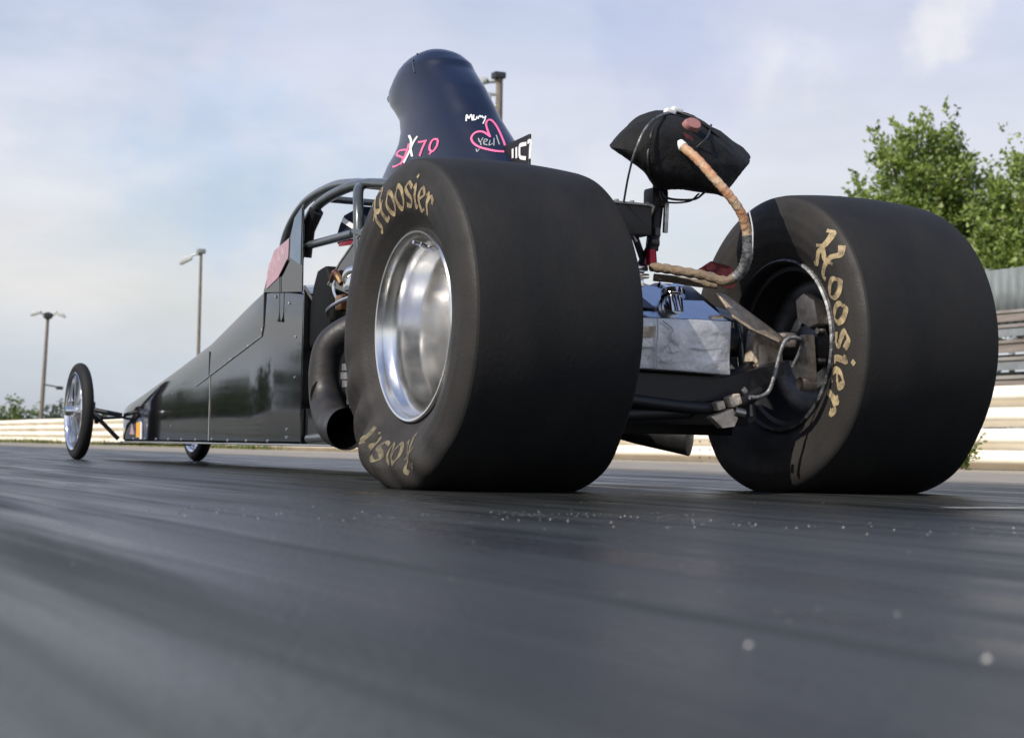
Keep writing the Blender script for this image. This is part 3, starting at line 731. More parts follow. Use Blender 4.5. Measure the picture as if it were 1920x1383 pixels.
# ---------------- body shell
def hw(y): return .30-.052*max(0, y-2.5) if y > 2.5 else .30
def ztop(y):
    k = [(2.05, .655), (2.30, .705), (2.52, .705), (3.37, .538), (4.0, .452), (4.83, .345), (5.30, .290), (5.48, .272)]
    for (y0, z0), (y1, z1) in zip(k, k[1:]):
        if y <= y1: return z0+(z1-z0)*max(0, (y-y0))/(y1-y0)
    return k[-1][1]
ZB = .102
bm = BM(); rings = []
ys = [2.052, 2.2, 2.35, 2.5, 2.7, 2.9, 3.1, 3.37, 3.6, 3.8, 4.0, 4.2, 4.4, 4.6, 4.8, 5.0, 5.2, 5.34, 5.44, 5.475]
for y in ys:
    w_ = hw(y); zt = ztop(y); c = .022
    e_ = 1 if y < 5.3 else max(.72, 1-(y-5.3)*1.6)
    w_ *= e_; zt = ZB+(zt-ZB)*(1 if y < 5.42 else .9)
    pts = [(-w_+.012, ZB), (-w_, ZB+.012)]
    for q in (.2, .4, .6, .8): pts.append((-w_-.0025*sin(pi*q), ZB+.012+(zt-c-ZB-.012)*q))
    pts += [(-w_, zt-c), (-w_+.006, zt-.006), (-w_+c, zt), (-w_*.5, zt+.014), (0, zt+.02), (w_*.5, zt+.014), (w_-c, zt), (w_-.006, zt-.006), (w_, zt-c)]
    for q in (.8, .6, .4, .2): pts.append((w_+.0025*sin(pi*q), ZB+.012+(zt-c-ZB-.012)*q))
    pts += [(w_, ZB+.012), (w_-.012, ZB)]
    rings.append([bm.verts.new((x, y, z)) for x, z in pts])
n = len(rings[0])
for a, b in zip(rings, rings[1:]):
    for k in range(n): bm.faces.new((a[k], a[(k+1) % n], b[(k+1) % n], b[k]))
bm.faces.new(rings[-1]); bm.faces.new(rings[0][::-1])
body = obj('body', bm, MT['body'], car, 32)

# panel seams: thin bright aluminium edges on the left flank
def sideX(y, lift=.004): return -hw(y)-lift
bm = BM()
def seam(P, r=.0035): tube(bm, P, r, 6)
seam([(sideX(3.34), 3.34, .39), (sideX(3.34), 3.34, ZB+.01)], .0022)
seam([(sideX(3.34), 3.34, .395), (sideX(3.0), 3.0, .448), (sideX(2.7), 2.70, .494), (sideX(2.515), 2.515, .522), (sideX(2.50), 2.50, .56)], .0026)
seam([(sideX(3.34), 3.34, .395), (sideX(3.6), 3.6, .355)], .002)
obj('panel_edge_trim', bm, MT['trim'], body)
bm = BM(); tube(bm, [(sideX(2.495, .001), 2.495, .56), (sideX(2.495, .001), 2.495, .70)], .004, 6)
tube(bm, [(sideX(3.37, .001), 3.37, .39), (sideX(3.37, .001), 3.37, .50)], .003, 6)
each('panel_gap', bm, MT['hollow'], body)
bm = BM()
for y, z in [(2.515, .548), (3.0, .452), (3.34, .40), (3.30, .12), (2.2, .13), (2.2, .16), (4.1, .33), (4.1, .18), (4.65, .28), (2.72, .494)]+[(3.6+.28*i, .118) for i in range(6)]+[(2.42+.3*i, .116) for i in range(3)]+[(2.2, .63), (2.36, .665), (2.12, .5), (2.12, .35)]:
    lathe(bm, [(-.005, .001), (-.005, .005), (0, .006)], 'x', (sideX(y, 0), y, z), 10)
each('quick_fastener', bm, MT['chrome'], body)
# belly flange running along the bottom, carried on past the bulkhead to the axle
bm = BM()
P = [(.15, 5.62), (.19, 5.0), (.235, 4.0), (.28, 3.0), (.312, 2.3), (.312, 1.2), (.312, .5)]
a = [bm.verts.new((-x, y, .098+(.004*noise.noise(Vector((y*2, 0, 0))) if y < 3 else 0))) for x, y in P]; b = [bm.verts.new((x, y, .098)) for x, y in P]
for i in range(len(P)-1): bm.faces.new((a[i], a[i+1], b[i+1], b[i]))
bmesh.ops.solidify(bm, geom=bm.faces[:], thickness=.006)
obj('belly_pan', bm, MT['galv'], car)
bm = BM(); tube(bm, [(-hw(y)-.002, y, .101+.0025*noise.noise(Vector((y*3, 1, 0)))) for y in [5.35-.1*i for i in range(46)]], .0042, 6); obj('belly_edge', bm, MT['galv'], car)
# nose splitter tongue
bm = BM(); prism(bm, [(-.20, 5.2), (-.185, 5.62), (-.10, 5.72), (.10, 5.72), (.185, 5.62), (.20, 5.2)], 'z', .086, .094); bevel_all(bm, .002); obj('nose_splitter', bm, MT['black'], car)
# stickers near the nose
bm = BM(); slab(bm, [(sideX(4.84, .002), 4.84, .125), (sideX(4.93, .002), 4.93, .125), (sideX(4.93, .002), 4.93, .200), (sideX(4.84, .002), 4.84, .205)], .001); obj('orange_sticker', bm, MT['orange'], body)
bm = BM(); slab(bm, [(sideX(4.785, .002), 4.785, .115), (sideX(4.833, .002), 4.833, .115), (sideX(4.833, .002), 4.833, .21), (sideX(4.785, .002), 4.785, .20)], .001); obj('white_sticker', bm, MT['white'], body)
bm = BM(); slab(bm, [(sideX(4.98, .002), 4.98, .14), (sideX(5.10, .002), 5.10, .14), (sideX(5.05, .002), 5.05, .20)], .001); obj('faded_sticker', bm, MT['palepink'], body)

# ---------------- cockpit cowl panel (left and right) with the pink and blue graphics
def sidepoly(pts, name, m, parent=body, t=.004, x=-.3045, both=False):
    bm = BM(); slab(bm, [(x, y, z) for y, z in pts], t); o = obj(name, bm, m, parent, 30)
    return o
cow = [(2.50, .690), (2.44, .77), (2.37, .845), (2.20, .875), (2.155, .945), (2.062, .985), (2.055, .66)]
for s in (-1, 1):
    bm = BM(); slab(bm, [(s*.303, y, z) for y, z in cow], .006); bevel_all(bm, .001, 1)
    cp = obj('cockpit_side_panel', bm, MT['body'], car, 30)
    if s < 0:
        bm = BM(); slab(bm, [(-.3078, 2.452, .765), (-.3078, 2.374, .842), (-.3078, 2.205, .872), (-.3078, 2.21, .80), (-.3078, 2.32, .735), (-.3078, 2.46, .70)], .001); obj('pink_decal', bm, MT['palepink'], cp)
        bm = BM(); slab(bm, [(-.3078, 2.185, .876), (-.3078, 2.15, .94), (-.3078, 2.07, .974), (-.3078, 2.07, .76), (-.3078, 2.19, .80)], .001); obj('blue_decal', bm, MT['bluep'], cp)
        bm = BM(); k = 0
        wm = lambda x, y, l: Vector((-.3088-.00005*k, 2.44-x, .74+y+.30*x))
        for x0 in (0, .05, .10, .15):
            k += 1; put_stroke(bm, [(x0, 0), (x0+.012, .055), (x0+.03, .02), (x0+.045, .05)], wm, .010, .004)
        obj('pink_script', bm, MT['palescript'], cp)
        bm = BM(); tube(bm, catmull([(-.309, 2.30, .738), (-.3095, 2.27, .755), (-.309, 2.215, .79)], 4), .004, 6); tube(bm, catmull([(-.309, 2.30, .738), (-.309, 2.293, .67), (-.3095, 2.29, .59), (-.309, 2.295, .565)], 4), lambda u: .0015+.006*max(0, u-.6)/.4, 6)
        obj('pull_strap', bm, MT['black'], cp)
# rear bulkhead, set square across the tub with a bright folded top edge
bm = BM(); slab(bm, [(-.3, 2.046, .105), (-.3, 2.046, .672), (-.20, 2.046, .53), (.20, 2.046, .53), (.3, 2.046, .672), (.3, 2.046, .105)], .006); bh = obj('rear_bulkhead', bm, MT['body'], car)
bm = BM(); tube(bm, [(-.303, 2.04, .682), (-.20, 2.038, .532)], .005, 6); tube(bm, [(-.20, 2.038, .532), (.2, 2.038, .532)], .004, 6); obj('bulkhead_edge', bm, MT['trim'], bh)
# lower engine bay side skirt behind the tub
bm = BM(); slab(bm, [(-.285, 2.03, .105), (-.285, .75, .105), (-.285, .75, .135), (-.285, 1.5, .20), (-.285, 2.03, .235)], .004); obj('side_skirt', bm, MT['body'], car)

# ---------------- roll cage
cg = BM()
for s in (-1, 1):
    curve(cg, [(s*.285, 2.25, .60), (s*.27, 2.195, .80), (s*.262, 2.165, .90), (s*.25, 2.09, .975), (s*.235, 1.90, 1.012), (s*.215, 1.70, 1.018), (s*.20, 1.45, .985), (s*.19, 1.2, .95)], .0185, 16, 8)
    curve(cg, [(s*.20, 2.60, .72), (s*.195, 2.60, .88), (s*.19, 2.52, .975), (s*.19, 2.34, 1.040), (s*.195, 2.05, 1.058), (s*.205, 1.80, 1.035), (s*.21, 1.70, 1.02)], .0175, 16, 8)
    curve(cg, [(s*.215, 1.72, 1.015), (s*.26, 1.63, .97), (s*.285, 1.555, .86), (s*.29, 1.53, .62), (s*.285, 1.55, .2)], .0185, 16, 8)
    rod(cg, (s*.268, 2.185, .838), (s*.285, 1.60, .828), .0155)
    rod(cg, (s*.29, 1.57, .83), (s*.20, -.02, .46), .0165)
    rod(cg, (s*.285, 2.0, .125), (s*.22, -.05, .20), .0165); rod(cg, (s*.22, -.05, .20), (s*.20, -.02, .46), .016)
    rod(cg, (s*.29, 1.56, .62), (s*.24, .3, .17), .0145)
rod(cg, (-.20, 1.45, .985), (.20, 1.45, .985), .0165); rod(cg, (-.215, 1.70, 1.018), (.215, 1.70, 1.018), .0165); rod(cg, (-.19, 2.30, 1.047), (.19, 2.30, 1.047), .014)
cage = obj('roll_cage', cg, MT['tube'], car, 60)
bm = BM(); tube(bm, [(-.266, 2.15, .80), (-.262, 2.13, .90), (-.25, 2.075, .965)], .028, 12); obj('cage_padding', bm, MT['black'], cage)
bm = BM(); lathe(bm, [(-.02, .0215), (.02, .0215)], 'z', (-.2665, 2.186, .862), 16); lathe(bm, [(-.012, .021), (.012, .021)], 'z', (-.2625, 2.172, .884), 16); each('tube_clamp', bm, MT['steel'], cage)

# seat, head rest and harness
bm = BM(); prism(bm, [(2.02, .40), (1.98, .66), (1.90, .72), (1.84, .74), (1.72, .66), (1.64, .50), (1.62, .30), (1.95, .25)], 'x', -.24, .24); bevel_all(bm, .02, 3); obj('seat', bm, MT['seat'], car)
bm = BM(); prism(bm, [(2.03, .60), (2.00, .68), (1.96, .735), (1.88, .745), (1.80, .66), (1.80, .45), (2.03, .45)], 'x', -.285, .285); bevel_all(bm, .02, 3); obj('seat_bolster', bm, MT['seat'], car)
bm = BM(); prism(bm, [(2.09, .848), (2.105, .880), (2.06, .915), (2.03, .950), (1.86, .965), (1.80, .90), (1.84, .845)], 'x', -.16, .14); bevel_all(bm, .006, 2)
hr = obj('head_rest', bm, MT['navy'], car)
bm = BM(); slab(bm, [(-.166, 2.03, .925), (-.166, 2.015, .94), (-.166, 1.86, .885), (-.166, 1.87, .870)], .004); slab(bm, [(-.166, 2.07, .857), (-.166, 2.07, .870), (-.166, 1.84, .862), (-.166, 1.84, .848)], .006); each('white_strap', bm, MT['white'], hr)
bm = BM(); slab(bm, [(-.167, 2.05, .836), (-.167, 2.04, .850), (-.167, 1.84, .842), (-.167, 1.85, .826)], .006); obj('red_strap', bm, MT['red'], hr)

# ---------------- engine
bm = BM(); box(bm, (0, 1.15, .33), (.30, .62, .30), bev=.02); box(bm, (0, 1.15, .19), (.24, .56, .12), bev=.02); box(bm, (0, 1.15, .49), (.20, .58, .1), bev=.02)
eng = obj('engine', bm, MT['darkmetal'], car)
for s in (-1, 1):
    Rm = Matrix.Rotation(s*radians(42), 3, 'Y')
    bm = BM(); box(bm, (s*.165, 1.15, .50), (.15, .60, .12), Rm, bev=.012); obj('cylinder_head', bm, MT['steel'], eng)
    bm = BM(); box(bm, (s*.225, 1.15, .575), (.13, .56, .075), Rm, bev=.02)
    for k in range(7): box(bm, (s*.252, .93+k*.073, .605), (.11, .010, .012), Rm)
    obj('valve_cover', bm, MT['sheet'], eng)
    bm = BM()
    for k in range(4):
        y = .92+k*.15
        curve(bm, [(s*.10, 1.30-.03*k, .68), (s*.21, y+.03, .70), (s*.30, y+.02, .60), (s*.27, y, .49)], .006, 8, 6)
    each('spark_plug_wire', bm, MT['redcloth'], eng)
bm = BM(); box(bm, (0, 1.2, .60), (.20, .46, .12), bev=.02); box(bm, (0, 1.2, .69), (.24, .5, .06), bev=.01); obj('intake_manifold', bm, MT['alu'], eng)
bm = BM()
for y in (1.06, 1.34): box(bm, (0, y, .77), (.2, .2, .11), bev=.02); lathe(bm, [(.82, .085), (.90, .09)], 'z', (0, y, 0), 24)
obj('carburettor', bm, MT['alu'], eng)
bm = BM(); box(bm, (-.285, 1.68, .595), (.05, .07, .06), bev=.02); curve(bm, [(-.30, 1.66, .66), (-.31, 1.70, .70), (-.30, 1.76, .68)], .012, 8); obj('ignition_coil', bm, MT['copper'], eng)
bm = BM(); curve(bm, [(-.30, 1.80, .56), (-.33, 1.70, .575), (-.34, 1.5, .595), (-.30, 1.40, .60)], .007, 8); curve(bm, [(-.29, 1.72, .60), (-.30, 1.74, .66), (-.27, 1.70, .73)], .006, 8); obj('steel_line', bm, MT['alu'], eng)
bm = BM(); curve(bm, [(-.30, 1.50, .60), (-.335, 1.52, .665), (-.32, 1.48, .69), (-.28, 1.42, .66)], .018, 10); box(bm, (-.32, 1.50, .645), (.05, .08, .05), bev=.012); obj('braided_fuel_fitting', bm, MT['alu'], eng)
# engine shroud with light lip, rising to the scoop base
bm = BM(); slab(bm, [(-.296, 1.80, .665), (-.296, 1.69, .73), (-.296, 1.32, .895), (-.296, 1.05, .90), (-.296, .95, .70), (-.296, 1.60, .62)], .005); sh = obj('engine_shroud', bm, MT['body'], car)
bm = BM(); tube(bm, [(-.299, 1.80, .668), (-.299, 1.69, .734), (-.299, 1.32, .899)], .004, 6); obj('shroud_edge', bm, MT['trim'], sh)
# header collectors, one each side
for s in (-1, 1):
    bm = BM()
    P = catmull([(s*.26, .92, .47), (s*.35, .98, .486), (s*.45, 1.07, .475), (s*.528, 1.13, .422), (s*.550, 1.14, .34), (s*.552, 1.12, .255), (s*.559, 1.05, .19), (s*.567, .97, .160), (s*.573, .875, .152)], 8)
    if s > 0: P = catmull([(.24, 1.10, .24), (.34, 1.10, .215), (.43, 1.05, .195), (.50, .99, .175), (.56, .935, .162), (.61, .885, .152), (.625, .87, .150)], 8)
    rf = lambda u: .047+.016*max(0, (u-.55)/.45)
    if s > 0: rf = lambda u: (.047+.016*max(0, (u-.35)/.65))*(1 if u < .93 else sqrt(max(.25, 1-((u-.93)/.07)**2)))
    tube(bm, P, rf, 28, cap=s > 0)
    n_ = len(P)
    if s < 0: tube(bm, P[int(n_*.55):], lambda u: .047+.014*u, 28, cap=False)
    hp = obj('exhaust_header', bm, MT['pipe'], car, 60)
    bm = BM()
    if s < 0: tube(bm, [P[-1]+Vector((0, .006, .0)), P[-1]+Vector((0, -.002, 0))], .0632, 32, cap=False); 
    if s < 0: obj('outlet_lip', bm, MT['pipe'], hp)
    bm = BM(); tube(bm, [P[int(n_*.66)], P[int(n_*.66)+1]], .0005, 6)
    c_ = P[int(n_*.62)]
    if s < 0:
        lathe(bm, [(0, .001), (0, .056)], 'y', (c_.x, c_.y-.02, c_.z+.0), 24); obj('pipe_inside', bm, MT['hollow'], hp)  # black disc stands in for the shade deep in the pipe
    for k in range(4):
        y = .90+k*.17
        bm = BM(); curve(bm, [(s*.21, y, .44), (s*.30, y+.01, .43), (s*.36, y*.5+.5, .43), (s*.42, 1.02, .47)], .024, 14); obj('primary_tube', bm, MT['pipe'], hp)
bm = BM(); tube(bm, [(-.60, .80, .42), (-.60, .80, .34)], .008, 10); tube(bm, [(-.60, .80, .34), (-.60, .80, .32)], .020, 14); tube(bm, [(-.60, .80, .315), (-.60, .80, .295)], .023, 14); tube(bm, [(-.60, .80, .292), (-.60, .80, .272)], .018, 14); tube(bm, [(-.60, .80, .272), (-.59, .80, .225)], .010, 12)
box(bm, (-.575, .80, .235), (.05, .03, .03), bev=.006); rod(bm, (-.60, .80, .42), (-.3, .9, .46), .008)
obj('oxygen_sensor_rod', bm, MT['steel'], car)

# ---------------- air scoop
SC = [[0.86, 1.358, 0.593, 0.15], [0.93, 1.396, 0.555, 0.149], [1.0, 1.43, 0.506, 0.148], [1.06, 1.454, 0.46, 0.143], [1.1, 1.451, 0.405, 0.14], [1.13, 1.438, 0.352, 0.137], [1.16, 1.436, 0.311, 0.134], [1.2, 1.451, 0.279, 0.129], [1.25, 1.482, 0.265, 0.124], [1.29, 1.526, 0.271, 0.123], [1.32, 1.563, 0.28, 0.123], [1.345, 1.589, 0.276, 0.122], [1.37, 1.599, 0.254, 0.121], [1.4, 1.595, 0.209, 0.119], [1.427, 1.59, 0.182, 0.111], [1.446, 1.592, 0.155, 0.098], [1.462, 1.592, 0.13, 0.083], [1.475, 1.592, 0.1, 0.064], [1.484, 1.592, 0.072, 0.046], [1.49, 1.592, 0.04, 0.026], [1.492, 1.592, 0.012, 0.008]]   # z, centre y, half length, half width
def scoop_ring(z):
    z = min(max(z, SC[0][0]), SC[-1][0])
    for A_, B_ in zip(SC, SC[1:]):
        if z <= B_[0]:
            t = (z-A_[0])/(B_[0]-A_[0]); return [A_[i]+(B_[i]-A_[i])*t for i in (1, 2, 3)]
def scoop_x(y, z):
    yc, a, b = scoop_ring(z); return -b*max(0, 1-abs((y-yc)/a)**2.3)**(1/2.3)
bm = BM(); rings = []; seg = 56
zs = [A_[0]+(B_[0]-A_[0])*j/3 for A_, B_ in zip(SC, SC[1:]) for j in range(3)]+[SC[-1][0]]
for z in zs:
    yc, a, b = scoop_ring(z); ring = []
    for k in range(seg):
        t = 2*pi*k/seg; c_, s_ = cos(t), sin(t); e_ = 2/2.3
        ring.append(bm.verts.new((b*abs(c_)**e_*(1 if c_ > 0 else -1), yc+a*abs(s_)**e_*(1 if s_ > 0 else -1), z)))
    rings.append(ring)
for a, b in zip(rings, rings[1:]):
    for k in range(seg): bm.faces.new((a[k], a[(k+1) % seg], b[(k+1) % seg], b[k]))
bm.faces.new(rings[-1]); bm.faces.new(rings[0][::-1])
scoop = obj('air_scoop', bm, MT['scoopm'], car, 50)
bm = BM()
yc, a_, b_ = scoop_ring(1.36)
mo = [(.078*cos(t), 0, .040*sin(t)) for t in [2*pi*k/28 for k in range(28)]]
Mx = Matrix.Translation((0, yc+a_-.045, 1.350)) @ Matrix.Rotation(radians(-38), 4, 'X')
pts = [Mx @ Vector(p) for p in mo]; tube(bm, pts, .007, 8, closed=True)
obj('scoop_mouth_lip', bm, MT['scoopm'], scoop)
bm = BM(); f0 = [bm.verts.new(Mx @ Vector((p[0], .004, p[2]))) for p in mo]; f1 = [bm.verts.new(Mx @ Vector((p[0]*.96, -.02, p[2]*.96))) for p in mo]
bm.faces.new(f0); bm.faces.new(f1[::-1])
for k in range(28): bm.faces.new((f0[k], f0[(k+1) % 28], f1[(k+1) % 28], f1[k]))
obj('scoop_mouth', bm, MT['hollow'], scoop)  # solid plug, its black painting the shade inside the open mouth
bm = BM()
for (y, z) in [(1.545, 1.44), (1.56, 1.465)]:
    x = scoop_x(y, z)-.001; tube(bm, [(x, y, z), (x-.004, y, z)], .004, 8)
tube(bm, [(scoop_x(1.53, 1.425)-.002, 1.53, 1.425), (scoop_x(1.50, 1.385)-.002, 1.50, 1.385)], .002, 6)
each('scoop_rivet', bm, MT['steel'], scoop)
# lettering on the scoop
def decal(name, m, V, Fq):
    me = bpy.data.meshes.new(name); me.from_pydata([tuple(c/1e4 for c in v) for v in V], [], Fq); me.update(); return link(name, me, MT[m], scoop)
decal('pink_race_number', 'pink', [[-1383,15028,11200],[-1388,15004,11163],[-1393,14980,11126],[-1373,15198,11221],[-1379,15172,11183],[-1385,15148,11145],[-1357,15389,11246],[-1365,15357,11207],[-1373,15327,11168],[-1336,15592,11267],[-1348,15543,11228],[-1358,15497,11190],[-1314,15779,11274],[-1331,15707,11237],[-1344,15640,11202],[-1295,15945,11265],[-1316,15851,11230],[-1333,15767,11196],[-1275,16109,11250],[-1305,15977,11209],[-1328,15864,11172],[-1266,16220,11220],[-1304,16044,11177],[-1331,15897,11141],[-1297,16163,11140],[-1318,16017,11136],[-1334,15882,11134],[-1350,15891,11052],[-1347,15856,11084],[-1344,15821,11116],[-1380,15641,10991],[-1376,15622,11026],[-1372,15604,11062],[-1397,15445,10941],[-1395,15408,10972],[-1394,15371,11004],[-1403,15365,10911],[-1405,15277,10925],[-1407,15190,10939],[-1405,15346,10895],[-1411,15233,10881],[-1415,15121,10868],[-1409,15336,10861],[-1414,15233,10837],[-1419,15133,10814],[-1411,15357,10825],[-1416,15270,10798],[-1421,15185,10770],[-1412,15402,10795],[-1417,15334,10766],[-1421,15269,10738],[-1410,15494,10771],[-1414,15444,10745],[-1419,15395,10718],[-1403,15650,10761],[-1408,15600,10731],[-1414,15552,10701],[-1393,15821,10756],[-1399,15771,10724],[-1405,15722,10693],[-1382,15968,10756],[-1389,15919,10722],[-1396,15870,10689],[-1372,16071,10763],[-1380,16029,10726],[-1388,15989,10689],[-1364,16149,10775],[-1371,16122,10736],[-1378,16096,10698],[-1353,16234,10788],[-1361,16209,10749],[-1368,16185,10710],[-1341,16335,10801],[-1350,16304,10762],[-1358,16274,10722],[-1368,14917,11363],[-1374,14817,11338],[-1379,14719,11313],[-1374,14944,11303],[-1380,14843,11278],[-1385,14744,11254],[-1380,14966,11243],[-1386,14865,11218],[-1391,14767,11194],[-1387,14991,11183],[-1393,14892,11158],[-1397,14797,11133],[-1393,15025,11122],[-1399,14931,11096],[-1403,14838,11070],[-1400,15078,11057],[-1405,14986,11030],[-1410,14896,11003],[-1405,15145,10987],[-1410,15056,10960],[-1414,14970,10934],[-1408,15221,10922],[-1413,15133,10895],[-1418,15046,10869],[-1411,15290,10867],[-1416,15202,10840],[-1420,15116,10813],[-1412,15347,10825],[-1418,15261,10797],[-1422,15177,10770],[-1413,15398,10793],[-1419,15315,10765],[-1424,15233,10737],[-1413,15451,10764],[-1419,15367,10735],[-1424,15285,10708],[-1414,15505,10733],[-1420,15420,10704],[-1425,15337,10677],[-1386,13999,11233],[-1383,14018,11269],[-1380,14036,11305],[-1385,13913,11224],[-1382,13931,11260],[-1379,13948,11295],[-1383,13829,11215],[-1380,13846,11251],[-1378,13864,11286],[-1381,13743,11207],[-1378,13762,11243],[-1376,13781,11278],[-1377,13656,11201],[-1375,13676,11235],[-1373,13697,11270],[-1373,13566,11196],[-1371,13588,11230],[-1369,13610,11264],[-1368,13476,11192],[-1366,13499,11226],[-1364,13522,11260],[-1362,13387,11189],[-1360,13410,11222],[-1359,13433,11256],[-1356,13301,11186],[-1354,13324,11219],[-1352,13346,11253],[-1367,13499,11223],[-1365,13432,11199],[-1363,13366,11176],[-1375,13546,11171],[-1373,13478,11147],[-1371,13411,11124],[-1383,13594,11120],[-1381,13526,11096],[-1379,13458,11073],[-1390,13643,11068],[-1389,13572,11044],[-1387,13503,11021],[-1398,13689,11014],[-1396,13616,10990],[-1395,13545,10967],[-1404,13732,10957],[-1403,13657,10934],[-1401,13583,10912],[-1410,13772,10898],[-1409,13695,10876],[-1408,13619,10854],[-1416,13809,10839],[-1416,13731,10817],[-1414,13655,10795],[-1422,13847,10781],[-1422,13769,10759],[-1421,13692,10736],[-1271,12590,11186],[-1276,12585,11149],[-1281,12580,11113],[-1281,12666,11200],[-1286,12663,11164],[-1291,12660,11128],[-1291,12749,11218],[-1296,12745,11182],[-1300,12740,11146],[-1302,12840,11229],[-1305,12823,11194],[-1307,12806,11160],[-1315,12922,11219],[-1314,12891,11193],[-1314,12860,11166],[-1326,12992,11196],[-1324,12948,11172],[-1322,12903,11148],[-1337,13052,11162],[-1334,12997,11138],[-1330,12942,11114],[-1346,13098,11119],[-1343,13036,11097],[-1339,12975,11074],[-1355,13131,11076],[-1350,13064,11055],[-1346,12997,11034],[-1362,13153,11029],[-1357,13080,11011],[-1352,13007,10992],[-1368,13162,10976],[-1363,13085,10961],[-1358,13009,10946],[-1373,13157,10923],[-1368,13077,10913],[-1361,12998,10904],[-1377,13131,10870],[-1370,13054,10873],[-1362,12979,10877],[-1377,13067,10819],[-1370,13010,10840],[-1362,12955,10860],[-1373,12978,10779],[-1367,12948,10810],[-1361,12919,10841],[-1367,12877,10754],[-1363,12880,10790],[-1359,12883,10826],[-1357,12788,10757],[-1357,12817,10786],[-1357,12847,10815],[-1347,12719,10778],[-1349,12760,10802],[-1350,12800,10826],[-1335,12653,10810],[-1338,12702,10834],[-1341,12752,10858],[-1323,12598,10852],[-1326,12652,10875],[-1330,12706,10899],[-1310,12555,10898],[-1315,12615,10919],[-1320,12674,10941],[-1299,12530,10948],[-1306,12594,10967],[-1312,12659,10986],[-1289,12520,11004],[-1296,12586,11020],[-1304,12653,11037],[-1280,12518,11060],[-1287,12584,11076],[-1295,12650,11092],[-1270,12514,11114],[-1278,12579,11131],[-1286,12645,11147],[-1362,12896,10815],[-1361,12854,10791],[-1359,12812,10767],[-1369,12945,10795],[-1368,12902,10771],[-1367,12860,10747],[-1376,12994,10775],[-1375,12951,10751],[-1373,12909,10727],[-1382,13044,10755],[-1381,13001,10731],[-1380,12958,10707],[-1388,13095,10735],[-1387,13052,10711],[-1386,13008,10687]], [(0,1,4,3),(1,2,5,4),(3,4,7,6),(4,5,8,7),(6,7,10,9),(7,8,11,10),(9,10,13,12),(10,11,14,13),(12,13,16,15),(13,14,17,16),(15,16,19,18),(16,17,20,19),(18,19,22,21),(19,20,23,22),(21,22,25,24),(22,23,26,25),(24,25,28,27),(25,26,29,28),(27,28,31,30),(28,29,32,31),(30,31,34,33),(31,32,35,34),(33,34,37,36),(34,35,38,37),(36,37,40,39),(37,38,41,40),(39,40,43,42),(40,41,44,43),(42,43,46,45),(43,44,47,46),(45,46,49,48),(46,47,50,49),(48,49,52,51),(49,50,53,52),(51,52,55,54),(52,53,56,55),(54,55,58,57),(55,56,59,58),(57,58,61,60),(58,59,62,61),(60,61,64,63),(61,62,65,64),(63,64,67,66),(64,65,68,67),(66,67,70,69),(67,68,71,70),(69,70,73,72),(70,71,74,73),(75,76,79,78),(76,77,80,79),(78,79,82,81),(79,80,83,82),(81,82,85,84),(82,83,86,85),(84,85,88,87),(85,86,89,88),(87,88,91,90),(88,89,92,91),(90,91,94,93),(91,92,95,94),(93,94,97,96),(94,95,98,97),(96,97,100,99),(97,98,101,100),(99,100,103,102),(100,101,104,103),(102,103,106,105),(103,104,107,106),(105,106,109,108),(106,107,110,109),(108,109,112,111),(109,110,113,112),(114,115,118,117),(115,116,119,118),(117,118,121,120),(118,119,122,121),(120,121,124,123),(121,122,125,124),(123,124,127,126),(124,125,128,127),(126,127,130,129),(127,128,131,130),(129,130,133,132),(130,131,134,133),(132,133,136,135),(133,134,137,136),(135,136,139,138),(136,137,140,139),(141,142,145,144),(142,143,146,145),(144,145,148,147),(145,146,149,148),(147,148,151,150),(148,149,152,151),(150,151,154,153),(151,152,155,154),(153,154,157,156),(154,155,158,157),(156,157,160,159),(157,158,161,160),(159,160,163,162),(160,161,164,163),(162,163,166,165),(163,164,167,166),(168,169,172,171),(169,170,173,172),(171,172,175,174),(172,173,176,175),(174,175,178,177),(175,176,179,178),(177,178,181,180),(178,179,182,181),(180,181,184,183),(181,182,185,184),(183,184,187,186),(184,185,188,187),(186,187,190,189),(187,188,191,190),(189,190,193,192),(190,191,194,193),(192,193,196,195),(193,194,197,196),(195,196,199,198),(196,197,200,199),(198,199,202,201),(199,200,203,202),(201,202,205,204),(202,203,206,205),(204,205,208,207),(205,206,209,208),(207,208,211,210),(208,209,212,211),(210,211,214,213),(211,212,215,214),(213,214,217,216),(214,215,218,217),(216,217,220,219),(217,218,221,220),(219,220,223,222),(220,221,224,223),(222,223,226,225),(223,224,227,226),(225,226,229,228),(226,227,230,229),(228,229,232,231),(229,230,233,232),(231,232,235,234),(232,233,236,235),(234,235,238,237),(235,236,239,238),(237,238,241,240),(238,239,242,241),(243,244,247,246),(244,245,248,247),(246,247,250,249),(247,248,251,250),(249,250,253,252),(250,251,254,253),(252,253,256,255),(253,254,257,256)])
